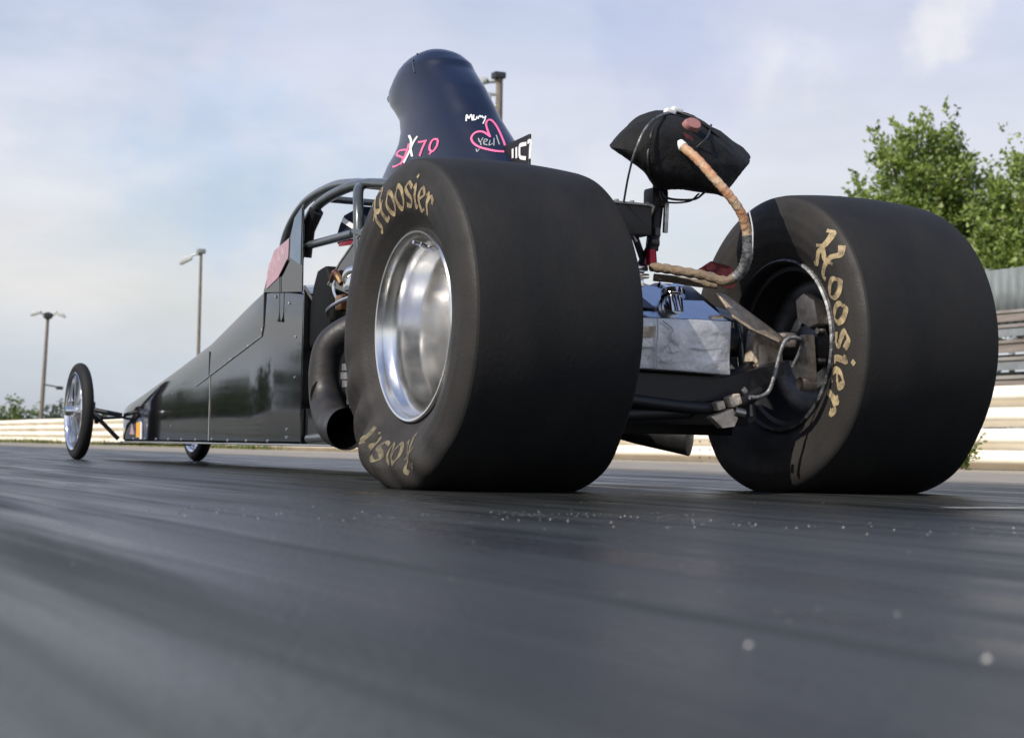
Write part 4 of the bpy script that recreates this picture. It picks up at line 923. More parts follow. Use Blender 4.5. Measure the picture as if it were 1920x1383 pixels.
decal('white_letter', 'white', [[-1329,15038,11652],[-1335,14924,11652],[-1339,14815,11653],[-1340,14957,11593],[-1344,14847,11595],[-1348,14740,11597],[-1350,14876,11537],[-1353,14768,11538],[-1356,14663,11540],[-1358,14810,11486],[-1361,14699,11482],[-1363,14591,11478],[-1364,14761,11436],[-1368,14650,11422],[-1370,14541,11410],[-1371,14738,11380],[-1374,14630,11361],[-1377,14525,11342],[-1377,14738,11319],[-1381,14632,11297],[-1384,14529,11276],[-1384,14741,11250],[-1388,14634,11230],[-1391,14530,11211],[-1393,14725,11173],[-1396,14616,11159],[-1398,14510,11145],[-1402,14679,11090],[-1404,14571,11081],[-1405,14466,11071],[-1411,14617,11005],[-1412,14512,10997],[-1413,14408,10991],[-1418,14555,10920],[-1418,14451,10914],[-1419,14348,10907],[-1424,14498,10838],[-1425,14394,10831],[-1424,14291,10825],[-1361,14184,11514],[-1363,14120,11486],[-1364,14057,11459],[-1364,14252,11482],[-1367,14187,11454],[-1369,14124,11427],[-1368,14321,11453],[-1370,14255,11425],[-1372,14190,11397],[-1371,14396,11419],[-1374,14324,11391],[-1376,14253,11363],[-1375,14473,11373],[-1378,14394,11346],[-1381,14316,11318],[-1381,14547,11312],[-1384,14462,11285],[-1387,14378,11259],[-1388,14615,11241],[-1391,14528,11214],[-1394,14443,11188],[-1395,14686,11164],[-1399,14599,11137],[-1402,14513,11111],[-1403,14765,11085],[-1407,14679,11058],[-1410,14595,11031],[-1410,14858,11003],[-1414,14775,10975],[-1416,14694,10949],[-1415,14970,10917],[-1419,14887,10890],[-1422,14804,10863],[-1420,15088,10830],[-1424,15003,10803],[-1427,14920,10776],[-1424,15206,10744],[-1428,15119,10716],[-1432,15034,10689]], [(0,1,4,3),(1,2,5,4),(3,4,7,6),(4,5,8,7),(6,7,10,9),(7,8,11,10),(9,10,13,12),(10,11,14,13),(12,13,16,15),(13,14,17,16),(15,16,19,18),(16,17,20,19),(18,19,22,21),(19,20,23,22),(21,22,25,24),(22,23,26,25),(24,25,28,27),(25,26,29,28),(27,28,31,30),(28,29,32,31),(30,31,34,33),(31,32,35,34),(33,34,37,36),(34,35,38,37),(39,40,43,42),(40,41,44,43),(42,43,46,45),(43,44,47,46),(45,46,49,48),(46,47,50,49),(48,49,52,51),(49,50,53,52),(51,52,55,54),(52,53,56,55),(54,55,58,57),(55,56,59,58),(57,58,61,60),(58,59,62,61),(60,61,64,63),(61,62,65,64),(63,64,67,66),(64,65,68,67),(66,67,70,69),(67,68,71,70),(69,70,73,72),(70,71,74,73),(72,73,76,75),(73,74,77,76)])
decal('white_name_script', 'white', [[-697,11614,11655],[-713,11636,11658],[-728,11658,11662],[-670,11669,11728],[-686,11689,11731],[-702,11710,11733],[-640,11731,11807],[-656,11750,11810],[-672,11770,11813],[-613,11782,11872],[-629,11801,11877],[-644,11822,11882],[-608,11808,11899],[-610,11825,11912],[-611,11842,11926],[-628,11805,11881],[-605,11801,11896],[-581,11799,11911],[-633,11752,11831],[-611,11745,11843],[-588,11738,11854],[-639,11688,11771],[-616,11684,11786],[-593,11681,11801],[-622,11628,11734],[-612,11649,11759],[-602,11670,11785],[-580,11636,11773],[-588,11657,11784],[-597,11678,11796],[-542,11672,11829],[-553,11692,11839],[-564,11712,11849],[-509,11708,11880],[-517,11727,11892],[-526,11747,11903],[-515,11713,11881],[-497,11733,11909],[-477,11754,11938],[-522,11701,11866],[-498,11696,11877],[-472,11693,11888],[-535,11641,11807],[-512,11632,11814],[-489,11625,11821],[-554,11569,11733],[-532,11559,11739],[-509,11550,11745],[-571,11502,11664],[-549,11491,11670],[-526,11482,11677],[-440,11701,11912],[-420,11689,11911],[-400,11677,11910],[-465,11651,11857],[-445,11638,11856],[-426,11626,11854],[-492,11600,11799],[-473,11587,11798],[-453,11573,11797],[-516,11553,11745],[-494,11541,11747],[-473,11530,11749],[-528,11505,11696],[-503,11507,11713],[-477,11511,11731],[-507,11464,11674],[-493,11487,11701],[-479,11510,11729],[-475,11454,11683],[-470,11477,11705],[-465,11499,11727],[-443,11457,11702],[-442,11476,11719],[-441,11495,11735],[-413,11465,11723],[-418,11483,11736],[-422,11500,11749],[-385,11483,11750],[-400,11499,11758],[-414,11515,11765],[-364,11513,11784],[-384,11525,11786],[-403,11537,11789],[-348,11544,11816],[-368,11555,11817],[-388,11566,11819],[-332,11572,11845],[-352,11583,11847],[-372,11594,11850],[-357,11445,11729],[-370,11461,11738],[-382,11477,11747],[-327,11479,11768],[-340,11494,11777],[-353,11510,11786],[-295,11517,11810],[-308,11532,11819],[-321,11547,11828],[-268,11549,11844],[-278,11565,11855],[-287,11581,11866],[-257,11562,11858],[-255,11583,11876],[-253,11603,11894],[-270,11551,11845],[-243,11578,11874],[-215,11606,11904],[-270,11538,11834],[-238,11556,11857],[-206,11576,11880],[-268,11510,11811],[-237,11527,11833],[-204,11546,11855],[-265,11484,11789],[-234,11502,11812],[-202,11522,11835],[-214,11556,11863],[-181,11574,11883],[-147,11593,11904],[-214,11527,11838],[-181,11544,11857],[-147,11562,11877],[-215,11493,11809],[-182,11511,11829],[-148,11530,11850],[-212,11459,11781],[-180,11484,11807],[-148,11510,11833],[-185,11440,11769],[-171,11470,11796],[-157,11501,11824],[-142,11467,11797],[-144,11483,11810],[-146,11498,11823],[-100,11500,11829],[-104,11516,11842],[-109,11531,11854],[-67,11531,11857],[-69,11547,11870],[-70,11562,11883],[-90,11532,11857],[-55,11552,11875],[-18,11573,11894],[-94,11521,11847],[-72,11517,11845],[-49,11514,11843],[-128,11467,11798],[-109,11459,11793],[-89,11452,11789],[-170,11405,11741],[-153,11396,11735],[-135,11387,11729],[-206,11355,11693],[-191,11343,11686],[-175,11332,11678],[-235,11318,11656],[-222,11305,11647],[-209,11291,11638],[-264,11286,11623],[-252,11271,11613],[-241,11256,11603],[-294,11254,11590],[-284,11238,11579],[-273,11221,11569],[-325,11221,11556],[-314,11204,11545],[-304,11187,11535]], [(0,1,4,3),(1,2,5,4),(3,4,7,6),(4,5,8,7),(6,7,10,9),(7,8,11,10),(9,10,13,12),(10,11,14,13),(12,13,16,15),(13,14,17,16),(15,16,19,18),(16,17,20,19),(18,19,22,21),(19,20,23,22),(21,22,25,24),(22,23,26,25),(24,25,28,27),(25,26,29,28),(27,28,31,30),(28,29,32,31),(30,31,34,33),(31,32,35,34),(33,34,37,36),(34,35,38,37),(36,37,40,39),(37,38,41,40),(39,40,43,42),(40,41,44,43),(42,43,46,45),(43,44,47,46),(45,46,49,48),(46,47,50,49),(51,52,55,54),(52,53,56,55),(54,55,58,57),(55,56,59,58),(57,58,61,60),(58,59,62,61),(60,61,64,63),(61,62,65,64),(63,64,67,66),(64,65,68,67),(66,67,70,69),(67,68,71,70),(69,70,73,72),(70,71,74,73),(72,73,76,75),(73,74,77,76),(75,76,79,78),(76,77,80,79),(78,79,82,81),(79,80,83,82),(81,82,85,84),(82,83,86,85),(84,85,88,87),(85,86,89,88),(90,91,94,93),(91,92,95,94),(93,94,97,96),(94,95,98,97),(96,97,100,99),(97,98,101,100),(99,100,103,102),(100,101,104,103),(102,103,106,105),(103,104,107,106),(105,106,109,108),(106,107,110,109),(108,109,112,111),(109,110,113,112),(111,112,115,114),(112,113,116,115),(117,118,121,120),(118,119,122,121),(120,121,124,123),(121,122,125,124),(123,124,127,126),(124,125,128,127),(126,127,130,129),(127,128,131,130),(129,130,133,132),(130,131,134,133),(132,133,136,135),(133,134,137,136),(135,136,139,138),(136,137,140,139),(138,139,142,141),(139,140,143,142),(141,142,145,144),(142,143,146,145),(144,145,148,147),(145,146,149,148),(147,148,151,150),(148,149,152,151),(150,151,154,153),(151,152,155,154),(153,154,157,156),(154,155,158,157),(156,157,160,159),(157,158,161,160),(159,160,163,162),(160,161,164,163),(162,163,166,165),(163,164,167,166)])
decal('pink_heart', 'pink', [[-334,10517,11009],[-369,10513,10993],[-403,10512,10977],[-318,10605,11081],[-354,10599,11064],[-389,10596,11048],[-301,10694,11154],[-338,10687,11137],[-374,10682,11120],[-283,10782,11225],[-321,10774,11209],[-357,10770,11193],[-264,10868,11295],[-302,10860,11280],[-339,10855,11265],[-243,10955,11366],[-282,10946,11351],[-319,10940,11336],[-222,11040,11436],[-261,11032,11422],[-298,11027,11409],[-199,11118,11500],[-237,11114,11490],[-273,11112,11481],[-174,11181,11552],[-207,11185,11551],[-239,11192,11550],[-144,11233,11596],[-169,11249,11605],[-194,11264,11614],[-109,11279,11637],[-126,11300,11653],[-144,11322,11670],[-73,11316,11671],[-82,11344,11694],[-91,11371,11716],[-42,11340,11692],[-40,11375,11722],[-39,11410,11752],[-17,11350,11701],[-2,11394,11739],[12,11439,11776],[7,11352,11703],[34,11402,11745],[62,11453,11787],[30,11345,11697],[68,11396,11739],[107,11449,11782],[50,11325,11679],[95,11373,11718],[142,11424,11758],[68,11283,11642],[116,11328,11678],[166,11377,11714],[80,11216,11588],[131,11263,11621],[182,11310,11655],[83,11130,11521],[135,11176,11553],[190,11228,11586],[81,11040,11452],[133,11083,11482],[188,11132,11513],[72,10946,11380],[124,10986,11408],[178,11031,11436],[57,10844,11302],[108,10880,11328],[160,10921,11354],[37,10734,11220],[87,10769,11245],[139,10808,11270],[16,10626,11139],[66,10659,11163],[117,10696,11188],[-4,10518,11058],[44,10549,11081],[94,10584,11105],[-25,10410,10977],[22,10439,10999],[71,10470,11021],[-45,10309,10899],[1,10336,10919],[49,10364,10941],[-65,10218,10828],[-19,10242,10848],[27,10268,10867],[-84,10142,10768],[-40,10162,10785],[6,10184,10803],[-103,10074,10715],[-60,10091,10730],[-16,10110,10746],[-122,10009,10663],[-80,10024,10678],[-37,10042,10693],[-141,9942,10610],[-100,9956,10624],[-57,9973,10640],[-329,10597,11072],[-363,10567,11037],[-397,10539,11002],[-356,10670,11119],[-390,10643,11084],[-423,10617,11050],[-381,10750,11170],[-414,10723,11135],[-446,10698,11101],[-411,10827,11216],[-442,10798,11180],[-471,10771,11144],[-450,10892,11248],[-475,10859,11210],[-500,10828,11172],[-499,10941,11261],[-518,10907,11223],[-536,10873,11185],[-551,10983,11261],[-564,10948,11225],[-578,10913,11188],[-604,11016,11250],[-612,10981,11215],[-620,10946,11181],[-653,11039,11227],[-656,11005,11197],[-659,10970,11166],[-702,11052,11191],[-700,11017,11165],[-698,10983,11139],[-749,11058,11145],[-743,11022,11122],[-737,10985,11098],[-790,11056,11092],[-781,11018,11072],[-771,10979,11053],[-822,11042,11036],[-808,11003,11024],[-793,10965,11011],[-844,11008,10976],[-825,10973,10974],[-806,10939,10973],[-856,10958,10914],[-835,10929,10921],[-814,10901,10929],[-860,10895,10854],[-839,10873,10868],[-818,10852,10883],[-859,10826,10797],[-838,10810,10817],[-817,10796,10838],[-851,10749,10745],[-831,10741,10769],[-811,10733,10794],[-838,10664,10694],[-819,10662,10722],[-799,10660,10751],[-820,10574,10648],[-801,10577,10678],[-782,10581,10708],[-796,10480,10605],[-778,10489,10637],[-760,10498,10669],[-765,10384,10567],[-748,10396,10600],[-731,10410,10634],[-727,10285,10533],[-710,10300,10567],[-694,10317,10601],[-685,10191,10504],[-668,10209,10538],[-652,10228,10573],[-644,10107,10478],[-627,10127,10512],[-609,10147,10547],[-604,10034,10455],[-587,10056,10490],[-569,10078,10525],[-564,9969,10435],[-546,9992,10471],[-528,10017,10506],[-522,9909,10419],[-504,9935,10455],[-486,9962,10491],[-476,9855,10406],[-458,9883,10442],[-440,9912,10478],[-426,9808,10397],[-408,9839,10434],[-391,9870,10470],[-372,9770,10393],[-355,9803,10430],[-337,9836,10466],[-316,9739,10391],[-297,9773,10428],[-279,9809,10465],[-257,9713,10389],[-237,9750,10427],[-217,9788,10464]], [(0,1,4,3),(1,2,5,4),(3,4,7,6),(4,5,8,7),(6,7,10,9),(7,8,11,10),(9,10,13,12),(10,11,14,13),(12,13,16,15),(13,14,17,16),(15,16,19,18),(16,17,20,19),(18,19,22,21),(19,20,23,22),(21,22,25,24),(22,23,26,25),(24,25,28,27),(25,26,29,28),(27,28,31,30),(28,29,32,31),(30,31,34,33),(31,32,35,34),(33,34,37,36),(34,35,38,37),(36,37,40,39),(37,38,41,40),(39,40,43,42),(40,41,44,43),(42,43,46,45),(43,44,47,46),(45,46,49,48),(46,47,50,49),(48,49,52,51),(49,50,53,52),(51,52,55,54),(52,53,56,55),(54,55,58,57),(55,56,59,58),(57,58,61,60),(58,59,62,61),(60,61,64,63),(61,62,65,64),(63,64,67,66),(64,65,68,67),(66,67,70,69),(67,68,71,70),(69,70,73,72),(70,71,74,73),(72,73,76,75),(73,74,77,76),(75,76,79,78),(76,77,80,79),(78,79,82,81),(79,80,83,82),(81,82,85,84),(82,83,86,85),(84,85,88,87),(85,86,89,88),(87,88,91,90),(88,89,92,91),(90,91,94,93),(91,92,95,94),(93,94,97,96),(94,95,98,97),(99,100,103,102),(100,101,104,103),(102,103,106,105),(103,104,107,106),(105,106,109,108),(106,107,110,109),(108,109,112,111),(109,110,113,112),(111,112,115,114),(112,113,116,115),(114,115,118,117),(115,116,119,118),(117,118,121,120),(118,119,122,121),(120,121,124,123),(121,122,125,124),(123,124,127,126),(124,125,128,127),(126,127,130,129),(127,128,131,130),(129,130,133,132),(130,131,134,133),(132,133,136,135),(133,134,137,136),(135,136,139,138),(136,137,140,139),(138,139,142,141),(139,140,143,142),(141,142,145,144),(142,143,146,145),(144,145,148,147),(145,146,149,148),(147,148,151,150),(148,149,152,151),(150,151,154,153),(151,152,155,154),(153,154,157,156),(154,155,158,157),(156,157,160,159),(157,158,161,160),(159,160,163,162),(160,161,164,163),(162,163,166,165),(163,164,167,166),(165,166,169,168),(166,167,170,169),(168,169,172,171),(169,170,173,172),(171,172,175,174),(172,173,176,175),(174,175,178,177),(175,176,179,178),(177,178,181,180),(178,179,182,181),(180,181,184,183),(181,182,185,184),(183,184,187,186),(184,185,188,187),(186,187,190,189),(187,188,191,190),(189,190,193,192),(190,191,194,193),(192,193,196,195),(193,194,197,196)])
decal('heart_script', 'greyv', [[-695,10755,10956],[-681,10744,10962],[-666,10733,10967],[-702,10712,10913],[-688,10699,10918],[-674,10688,10923],[-711,10664,10864],[-698,10652,10869],[-684,10641,10874],[-717,10618,10819],[-703,10611,10830],[-688,10605,10841],[-702,10570,10797],[-697,10584,10814],[-692,10599,10832],[-673,10562,10822],[-676,10578,10832],[-678,10594,10842],[-638,10572,10864],[-642,10588,10874],[-646,10605,10883],[-598,10592,10916],[-602,10609,10926],[-607,10625,10935],[-558,10613,10964],[-563,10629,10973],[-568,10645,10983],[-699,10582,10811],[-686,10567,10814],[-673,10553,10816],[-707,10555,10781],[-694,10540,10783],[-681,10526,10785],[-714,10528,10750],[-702,10513,10752],[-689,10498,10754],[-722,10501,10719],[-710,10486,10721],[-697,10471,10723],[-729,10474,10689],[-717,10459,10690],[-705,10444,10692],[-613,10427,10773],[-613,10442,10785],[-612,10456,10797],[-583,10420,10793],[-583,10435,10806],[-582,10450,10818],[-549,10414,10815],[-549,10428,10827],[-548,10443,10839],[-518,10414,10837],[-519,10428,10847],[-520,10441,10857],[-489,10423,10862],[-502,10435,10865],[-514,10449,10867],[-484,10467,10901],[-501,10459,10884],[-518,10451,10867],[-499,10506,10923],[-513,10493,10903],[-527,10479,10883],[-522,10539,10934],[-531,10523,10914],[-541,10506,10895],[-551,10548,10920],[-551,10534,10910],[-550,10521,10899],[-581,10537,10889],[-574,10521,10881],[-568,10504,10873],[-612,10509,10840],[-603,10492,10834],[-594,10476,10828],[-639,10473,10786],[-628,10458,10784],[-617,10442,10782],[-655,10432,10737],[-640,10423,10745],[-625,10415,10753],[-649,10382,10704],[-635,10388,10722],[-622,10395,10740],[-630,10337,10686],[-619,10349,10705],[-608,10360,10724],[-609,10296,10672],[-598,10309,10692],[-587,10321,10711],[-591,10258,10657],[-579,10270,10677],[-567,10283,10696],[-442,10396,10870],[-432,10382,10865],[-421,10369,10859],[-476,10352,10816],[-466,10337,10811],[-457,10323,10805],[-512,10309,10759],[-503,10294,10753],[-493,10279,10748],[-543,10271,10707],[-531,10257,10705],[-520,10243,10702],[-558,10228,10661],[-542,10229,10675],[-525,10231,10689],[-532,10197,10656],[-528,10213,10673],[-524,10230,10689],[-498,10192,10677],[-496,10207,10689],[-495,10222,10702],[-457,10192,10702],[-456,10208,10714],[-455,10223,10727],[-419,10194,10723],[-418,10209,10736],[-417,10225,10749],[-296,10426,10955],[-279,10421,10956],[-262,10416,10957],[-335,10343,10878],[-319,10337,10878],[-303,10331,10879],[-373,10265,10802],[-357,10257,10802],[-342,10250,10802],[-409,10189,10726],[-394,10180,10726],[-379,10172,10727],[-443,10117,10652],[-429,10107,10652],[-414,10097,10652],[-154,10563,11089],[-129,10572,11099],[-105,10583,11109],[-170,10498,11038],[-146,10507,11048],[-122,10517,11058],[-186,10435,10988],[-162,10443,10997],[-139,10451,11007],[-201,10374,10938],[-178,10381,10947],[-154,10389,10957],[-215,10313,10889],[-193,10319,10898],[-170,10327,10907],[-230,10253,10839],[-208,10259,10848],[-185,10265,10857],[-244,10193,10790],[-222,10198,10799],[-200,10204,10808],[-258,10135,10741],[-236,10139,10749],[-214,10144,10758],[-272,10076,10692],[-250,10080,10700],[-229,10084,10709],[-864,10552,10566],[-853,10535,10570],[-841,10517,10574],[-867,10525,10536],[-857,10507,10540],[-845,10490,10543],[-872,10497,10503],[-861,10479,10507],[-850,10462,10511],[-876,10466,10471],[-864,10453,10480],[-852,10440,10489],[-866,10423,10450],[-861,10433,10468],[-856,10444,10485],[-848,10407,10466],[-850,10422,10477],[-852,10438,10487],[-830,10400,10491],[-833,10418,10500],[-837,10435,10510],[-810,10399,10521],[-814,10417,10531],[-818,10434,10540],[-792,10398,10548],[-795,10415,10558],[-799,10432,10567]], [(0,1,4,3),(1,2,5,4),(3,4,7,6),(4,5,8,7),(6,7,10,9),(7,8,11,10),(9,10,13,12),(10,11,14,13),(12,13,16,15),(13,14,17,16),(15,16,19,18),(16,17,20,19),(18,19,22,21),(19,20,23,22),(21,22,25,24),(22,23,26,25),(27,28,31,30),(28,29,32,31),(30,31,34,33),(31,32,35,34),(33,34,37,36),(34,35,38,37),(36,37,40,39),(37,38,41,40),(42,43,46,45),(43,44,47,46),(45,46,49,48),(46,47,50,49),(48,49,52,51),(49,50,53,52),(51,52,55,54),(52,53,56,55),(54,55,58,57),(55,56,59,58),(57,58,61,60),(58,59,62,61),(60,61,64,63),(61,62,65,64),(63,64,67,66),(64,65,68,67),(66,67,70,69),(67,68,71,70),(69,70,73,72),(70,71,74,73),(72,73,76,75),(73,74,77,76),(75,76,79,78),(76,77,80,79),(78,79,82,81),(79,80,83,82),(81,82,85,84),(82,83,86,85),(84,85,88,87),(85,86,89,88),(87,88,91,90),(88,89,92,91),(93,94,97,96),(94,95,98,97),(96,97,100,99),(97,98,101,100),(99,100,103,102),(100,101,104,103),(102,103,106,105),(103,104,107,106),(105,106,109,108),(106,107,110,109),(108,109,112,111),(109,110,113,112),(111,112,115,114),(112,113,116,115),(114,115,118,117),(115,116,119,118),(120,121,124,123),(121,122,125,124),(123,124,127,126),(124,125,128,127),(126,127,130,129),(127,128,131,130),(129,130,133,132),(130,131,134,133),(135,136,139,138),(136,137,140,139),(138,139,142,141),(139,140,143,142),(141,142,145,144),(142,143,146,145),(144,145,148,147),(145,146,149,148),(147,148,151,150),(148,149,152,151),(150,151,154,153),(151,152,155,154),(153,154,157,156),(154,155,158,157),(156,157,160,159),(157,158,161,160),(162,163,166,165),(163,164,167,166),(165,166,169,168),(166,167,170,169),(168,169,172,171),(169,170,173,172),(171,172,175,174),(172,173,176,175),(174,175,178,177),(175,176,179,178),(177,178,181,180),(178,179,182,181),(180,181,184,183),(181,182,185,184),(183,184,187,186),(184,185,188,187)])

# board with numbers, upright plate behind the scoop
bm = BM(); slab(bm, [(-.012, 1.16, .80), (-.012, 1.16, 1.055), (-.012, .818, 1.075), (-.012, .818, .80)], .008); bevel_all(bm, .001, 1); nb = obj('number_board', bm, MT['black'], car)
bm = BM(); k = 0
def nbm(u, v, l): return Vector((-.0175-.00005*k, u, v))
for st in [[(0.928, 1.045), (0.926, 1.015)], [(0.902, 1.046), (0.9, 1.011)], [(0.832, 1.046), (0.868, 1.048), (0.879, 1.043), (0.878, 1.016), (0.867, 1.008), (0.834, 1.001)], [(0.825, 1.05), (0.803, 1.05), (0.806, 1.029), (0.808, 0.996)]]:
    k += 1; Lq = [(y, z) for y, z in st]; put_stroke(bm, Lq, nbm, .014, .011, n=4)
obj('number_board_lettering', bm, MT['white'], nb)

# ---------------- rear end: axle, housing, tank, braces
bm = BM(); rod(bm, (-.40, 0, ZC), (.40, 0, ZC), .040, 24); lathe(bm, [(-.13, .05), (-.11, .11), (-.04, .15), (.04, .15), (.11, .11), (.13, .05)], 'x', (0, .02, ZC), 32, cap=True)
ax = obj('rear_axle', bm, MT['darkmetal'], car, 40)
bm = BM(); box(bm, (0, .12, .235), (.54, .03, .17), bev=.005); box(bm, (0, .02, .295), (.50, .30, .02), bev=.004); box(bm, (-.03, -.06, .25), (.46, .02, .15), bev=.004); obj('axle_cradle', bm, MT['black'], ax)
# silver taped box behind the axle
bm = BM(); prism(bm, [(-.27, .310), (.060, .302), (.062, .440), (-.27, .435)], 'y', -.19, -.06); bevel_all(bm, .004)
bmesh.ops.subdivide_edges(bm, edges=bm.edges[:], cuts=3, use_grid_fill=True)
for v in bm.verts:
    v.co += Vector((0, .004, .002))*noise.noise(v.co*22)
tk = obj('taped_box', bm, MT['tape'], car, 30)
bm = BM(); slab(bm, [(-.262, -.195, .385), (-.172, -.197, .387), (-.168, -.197, .415), (-.262, -.195, .410)], .002); obj('brown_tape_patch', bm, MT['tan'], tk)
bm = BM()
for P in ([(-.165, .44), (-.163, .40), (-.167, .35), (-.164, .31)], [(-.262, .362), (-.2, .361), (-.17, .362)], [(-.15, .43), (-.12, .41), (-.125, .39), (-.10, .37)], [(-.15, .35), (-.135, .37), (-.12, .35), (-.10, .355)], [(-.155, .33), (-.13, .325), (-.12, .335)], [(-.06, .365), (-.02, .362), (.03, .368)], [(.035, .335), (.045, .35), (.048, .38)]):
    put_stroke(bm, [(x, z) for x, z in P], lambda u, v, l: Vector((u, -.1975, v)), .004, .0015, n=5)
obj('tape_seam', bm, MT['galv'], tk)
# polished wedge tank above it
bm = BM(); A = [(-.28, -.185, .437), (.055, -.185, .441), (.03, -.03, .535), (-.24, -.03, .530)]; B = [(-.27, .03, .437), (.06, .03, .441), (.03, .03, .535), (-.24, .03, .530)]
va = [bm.verts.new(p) for p in A]; vb = [bm.verts.new(p) for p in B]
for q in ((va[0], va[1], va[2], va[3]), (vb[0], vb[3], vb[2], vb[1]), (va[3], va[2], vb[2], vb[3]), (va[0], vb[0], vb[1], va[1]), (va[1], vb[1], vb[2], va[2]), (va[0], va[3], vb[3], vb[0])): bm.faces.new(q)
wt = obj('wedge_tank', bm, MT['sheet'], car, 30)
bm = BM(); slab(bm, [(-.205, -.150, .466), (-.14, -.152, .462), (-.165, -.06, .522), (-.225, -.06, .522)], .003); obj('dark_label_plate', bm, MT['scoopm'], wt)
bm = BM(); tube(bm, [(-.075, -.135, .452), (-.068, -.115, .497)], .024, 20); tube(bm, [(-.067, -.113, .500), (-.065, -.108, .514)], .032, 20); curve(bm, [(-.105, -.105, .530), (-.075, -.105, .522), (-.055, -.105, .530), (-.035, -.105, .528)], .008, 8); obj('filler_cap', bm, MT['chrome'], wt)
bm = BM(); box(bm, (-.20, -.08, .548), (.11, .09, .012), bev=.003); box(bm, (-.20, -.08, .530), (.09, .07, .02), bev=.003); box(bm, (-.20, -.075, .568), (.12, .07, .012), bev=.003); tube(bm, [(-.255, -.10, .575), (-.14, -.09, .575)], .006, 8); obj('battery_bracket', bm, MT['alu'], wt)
# flat tan strut down to the right hub
bm = BM(); slab(bm, [(0.053, -0.13, 0.518), (0.083, -0.13, 0.513), (0.261, -0.135, 0.411), (0.232, -0.155, 0.393), (0.131, -0.17, 0.422), (0.081, -0.17, 0.449)], .010); bevel_all(bm, .002, 1); obj('radius_strut', bm, MT['tan'], ax)
bm = BM(); prism(bm, [(.19, .345), (.20, .43), (.235, .44), (.245, .395), (.285, .40), (.29, .34), (.245, .325)], 'y', -.10, -.06); bevel_all(bm, .004); box(bm, (.215, -.09, .36), (.03, .05, .06), bev=.006); obj('axle_bracket', bm, MT['lighttan'], ax)
bm = BM(); box(bm, (.285, -.10, .405), (.05, .07, .04), bev=.01); tube(bm, [(.245, -.12, .400), (.30, -.12, .412)], .014, 12); box(bm, (.262, -.13, .415), (.02, .02, .012), bev=.003); each('hub_clamp', bm, MT['lighttan'], ax)
bm = BM(); curve(bm, [(.100, -.22, .245), (.130, -.22, .247), (.158, -.22, .262), (.175, -.22, .30), (.198, -.22, .375), (.222, -.22, .402), (.262, -.22, .398), (.270, -.20, .37), (.262, -.18, .33)], .0055, 10, 8); obj('brake_line', bm, MT['grime'], ax)
# lower ladder bars and links
bm = BM()
rod(bm, (.26, -.05, .36), (-.05, -.16, .205), .019); rod(bm, (-.05, -.16, .205), (-.30, -.16, .19), .019)
curve(bm, [(-.30, -.18, .235), (0, -.18, .215), (.15, -.16, .25), (.27, -.10, .33)], .016, 12)
prism(bm, [(-.30, .30), (.06, .295), (.25, .345), (.25, .31), (.10, .24), (-.30, .215)], 'y', -.16, -.12)
each('ladder_bar', bm, MT['black'], ax)
bm = BM(); box(bm, (.062, -.20, .236), (.035, .03, .028), Matrix.Rotation(-.35, 3, 'Y'), bev=.004); box(bm, (.018, -.20, .222), (.024, .03, .022), Matrix.Rotation(-.3, 3, 'Y'), bev=.004); prism(bm, [(-.015, .192), (.05, .215), (.065, .19), (.055, .17), (.02, .165)], 'y', -.22, -.195); each('link_bracket', bm, MT['lighttan'], ax)
bm = BM(); tube(bm, [(.055, -.215, .208), (.085, -.215, .203)], .013, 12); box(bm, (.096, -.20, .262), (.016, .01, .016), Matrix.Rotation(.8, 3, 'Y'), bev=.002); obj('link_bolt', bm, MT['steel'], ax)
bm = BM(); rod(bm, (-.22, .55, .17), (.22, .5, .17), .013); obj('rear_crossmember', bm, MT['steel'], ax)

# ---------------- parachute pack
def pillow():
    near = [(-0.297, -0.2, 0.851), (-0.239, -0.2, 0.817), (-0.202, -0.2, 0.787), (-0.172, -0.2, 0.765), (-0.065, -0.2, 0.772), (0.022, -0.2, 0.757), (0.054, -0.2, 0.801), (0.08, -0.2, 0.839), (0.005, -0.2, 0.907), (-0.084, -0.2, 0.941), (-0.187, -0.2, 0.946), (-0.248, -0.2, 0.911)]
    far = [(-0.173, 0, 0.901), (-0.12, 0, 0.873), (-0.071, 0, 0.84), (-0.029, 0, 0.811), (0.063, 0, 0.809), (0.138, 0, 0.812), (0.199, 0, 0.852), (0.233, 0, 0.917), (0.183, 0, 0.956), (0.068, 0, 1.005), (-0.016, 0, 1.016), (-0.114, 0, 0.991)]
    corner = {0: .9, 3: .5, 5: .9, 7: .7}
    bm = BM(); n = len(near); layers = []; cl = bm.verts.layers.float.new('crease_vert'); ce = bm.edges.layers.float.new('crease_edge')
    cen = lambda L_: Vector([sum(p[i] for p in L_)/n for i in range(3)])
    cn, cf = cen(near), cen(far)
    for t, sc in ((-.34, .55), (-.20, .86), (.02, 1.02), (.5, 1.05), (.98, 1.02), (1.2, .86), (1.34, .55)):
        c = cn.lerp(cf, t); ring = []
        for k in range(n):
            pn, pf = Vector(near[k])-cn, Vector(far[k])-cf
            tt = min(1, max(0, t)); s_ = sc
            if k in corner and .0 < tt < 1 or (k in corner and sc > 1): s_ = sc*1.06
            ring.append(bm.verts.new(c+pn.lerp(pf, tt)*s_))
        layers.append(ring)
    for a, b in zip(layers, layers[1:]):
        for k in range(n): bm.faces.new((a[k], a[(k+1) % n], b[(k+1) % n], b[k]))
    bm.faces.new(layers[0][::-1]); bm.faces.new(layers[-1])
    for i, (a, b) in enumerate(zip(layers, layers[1:])):
        if 0 < i < 5:
            for k in corner:
                e_ = bm.edges.get((a[k], b[k])); e_[ce] = corner[k]
    return bm
bm = pillow(); o = obj('parachute_pack', bm, MT['cloth'], car, 80)
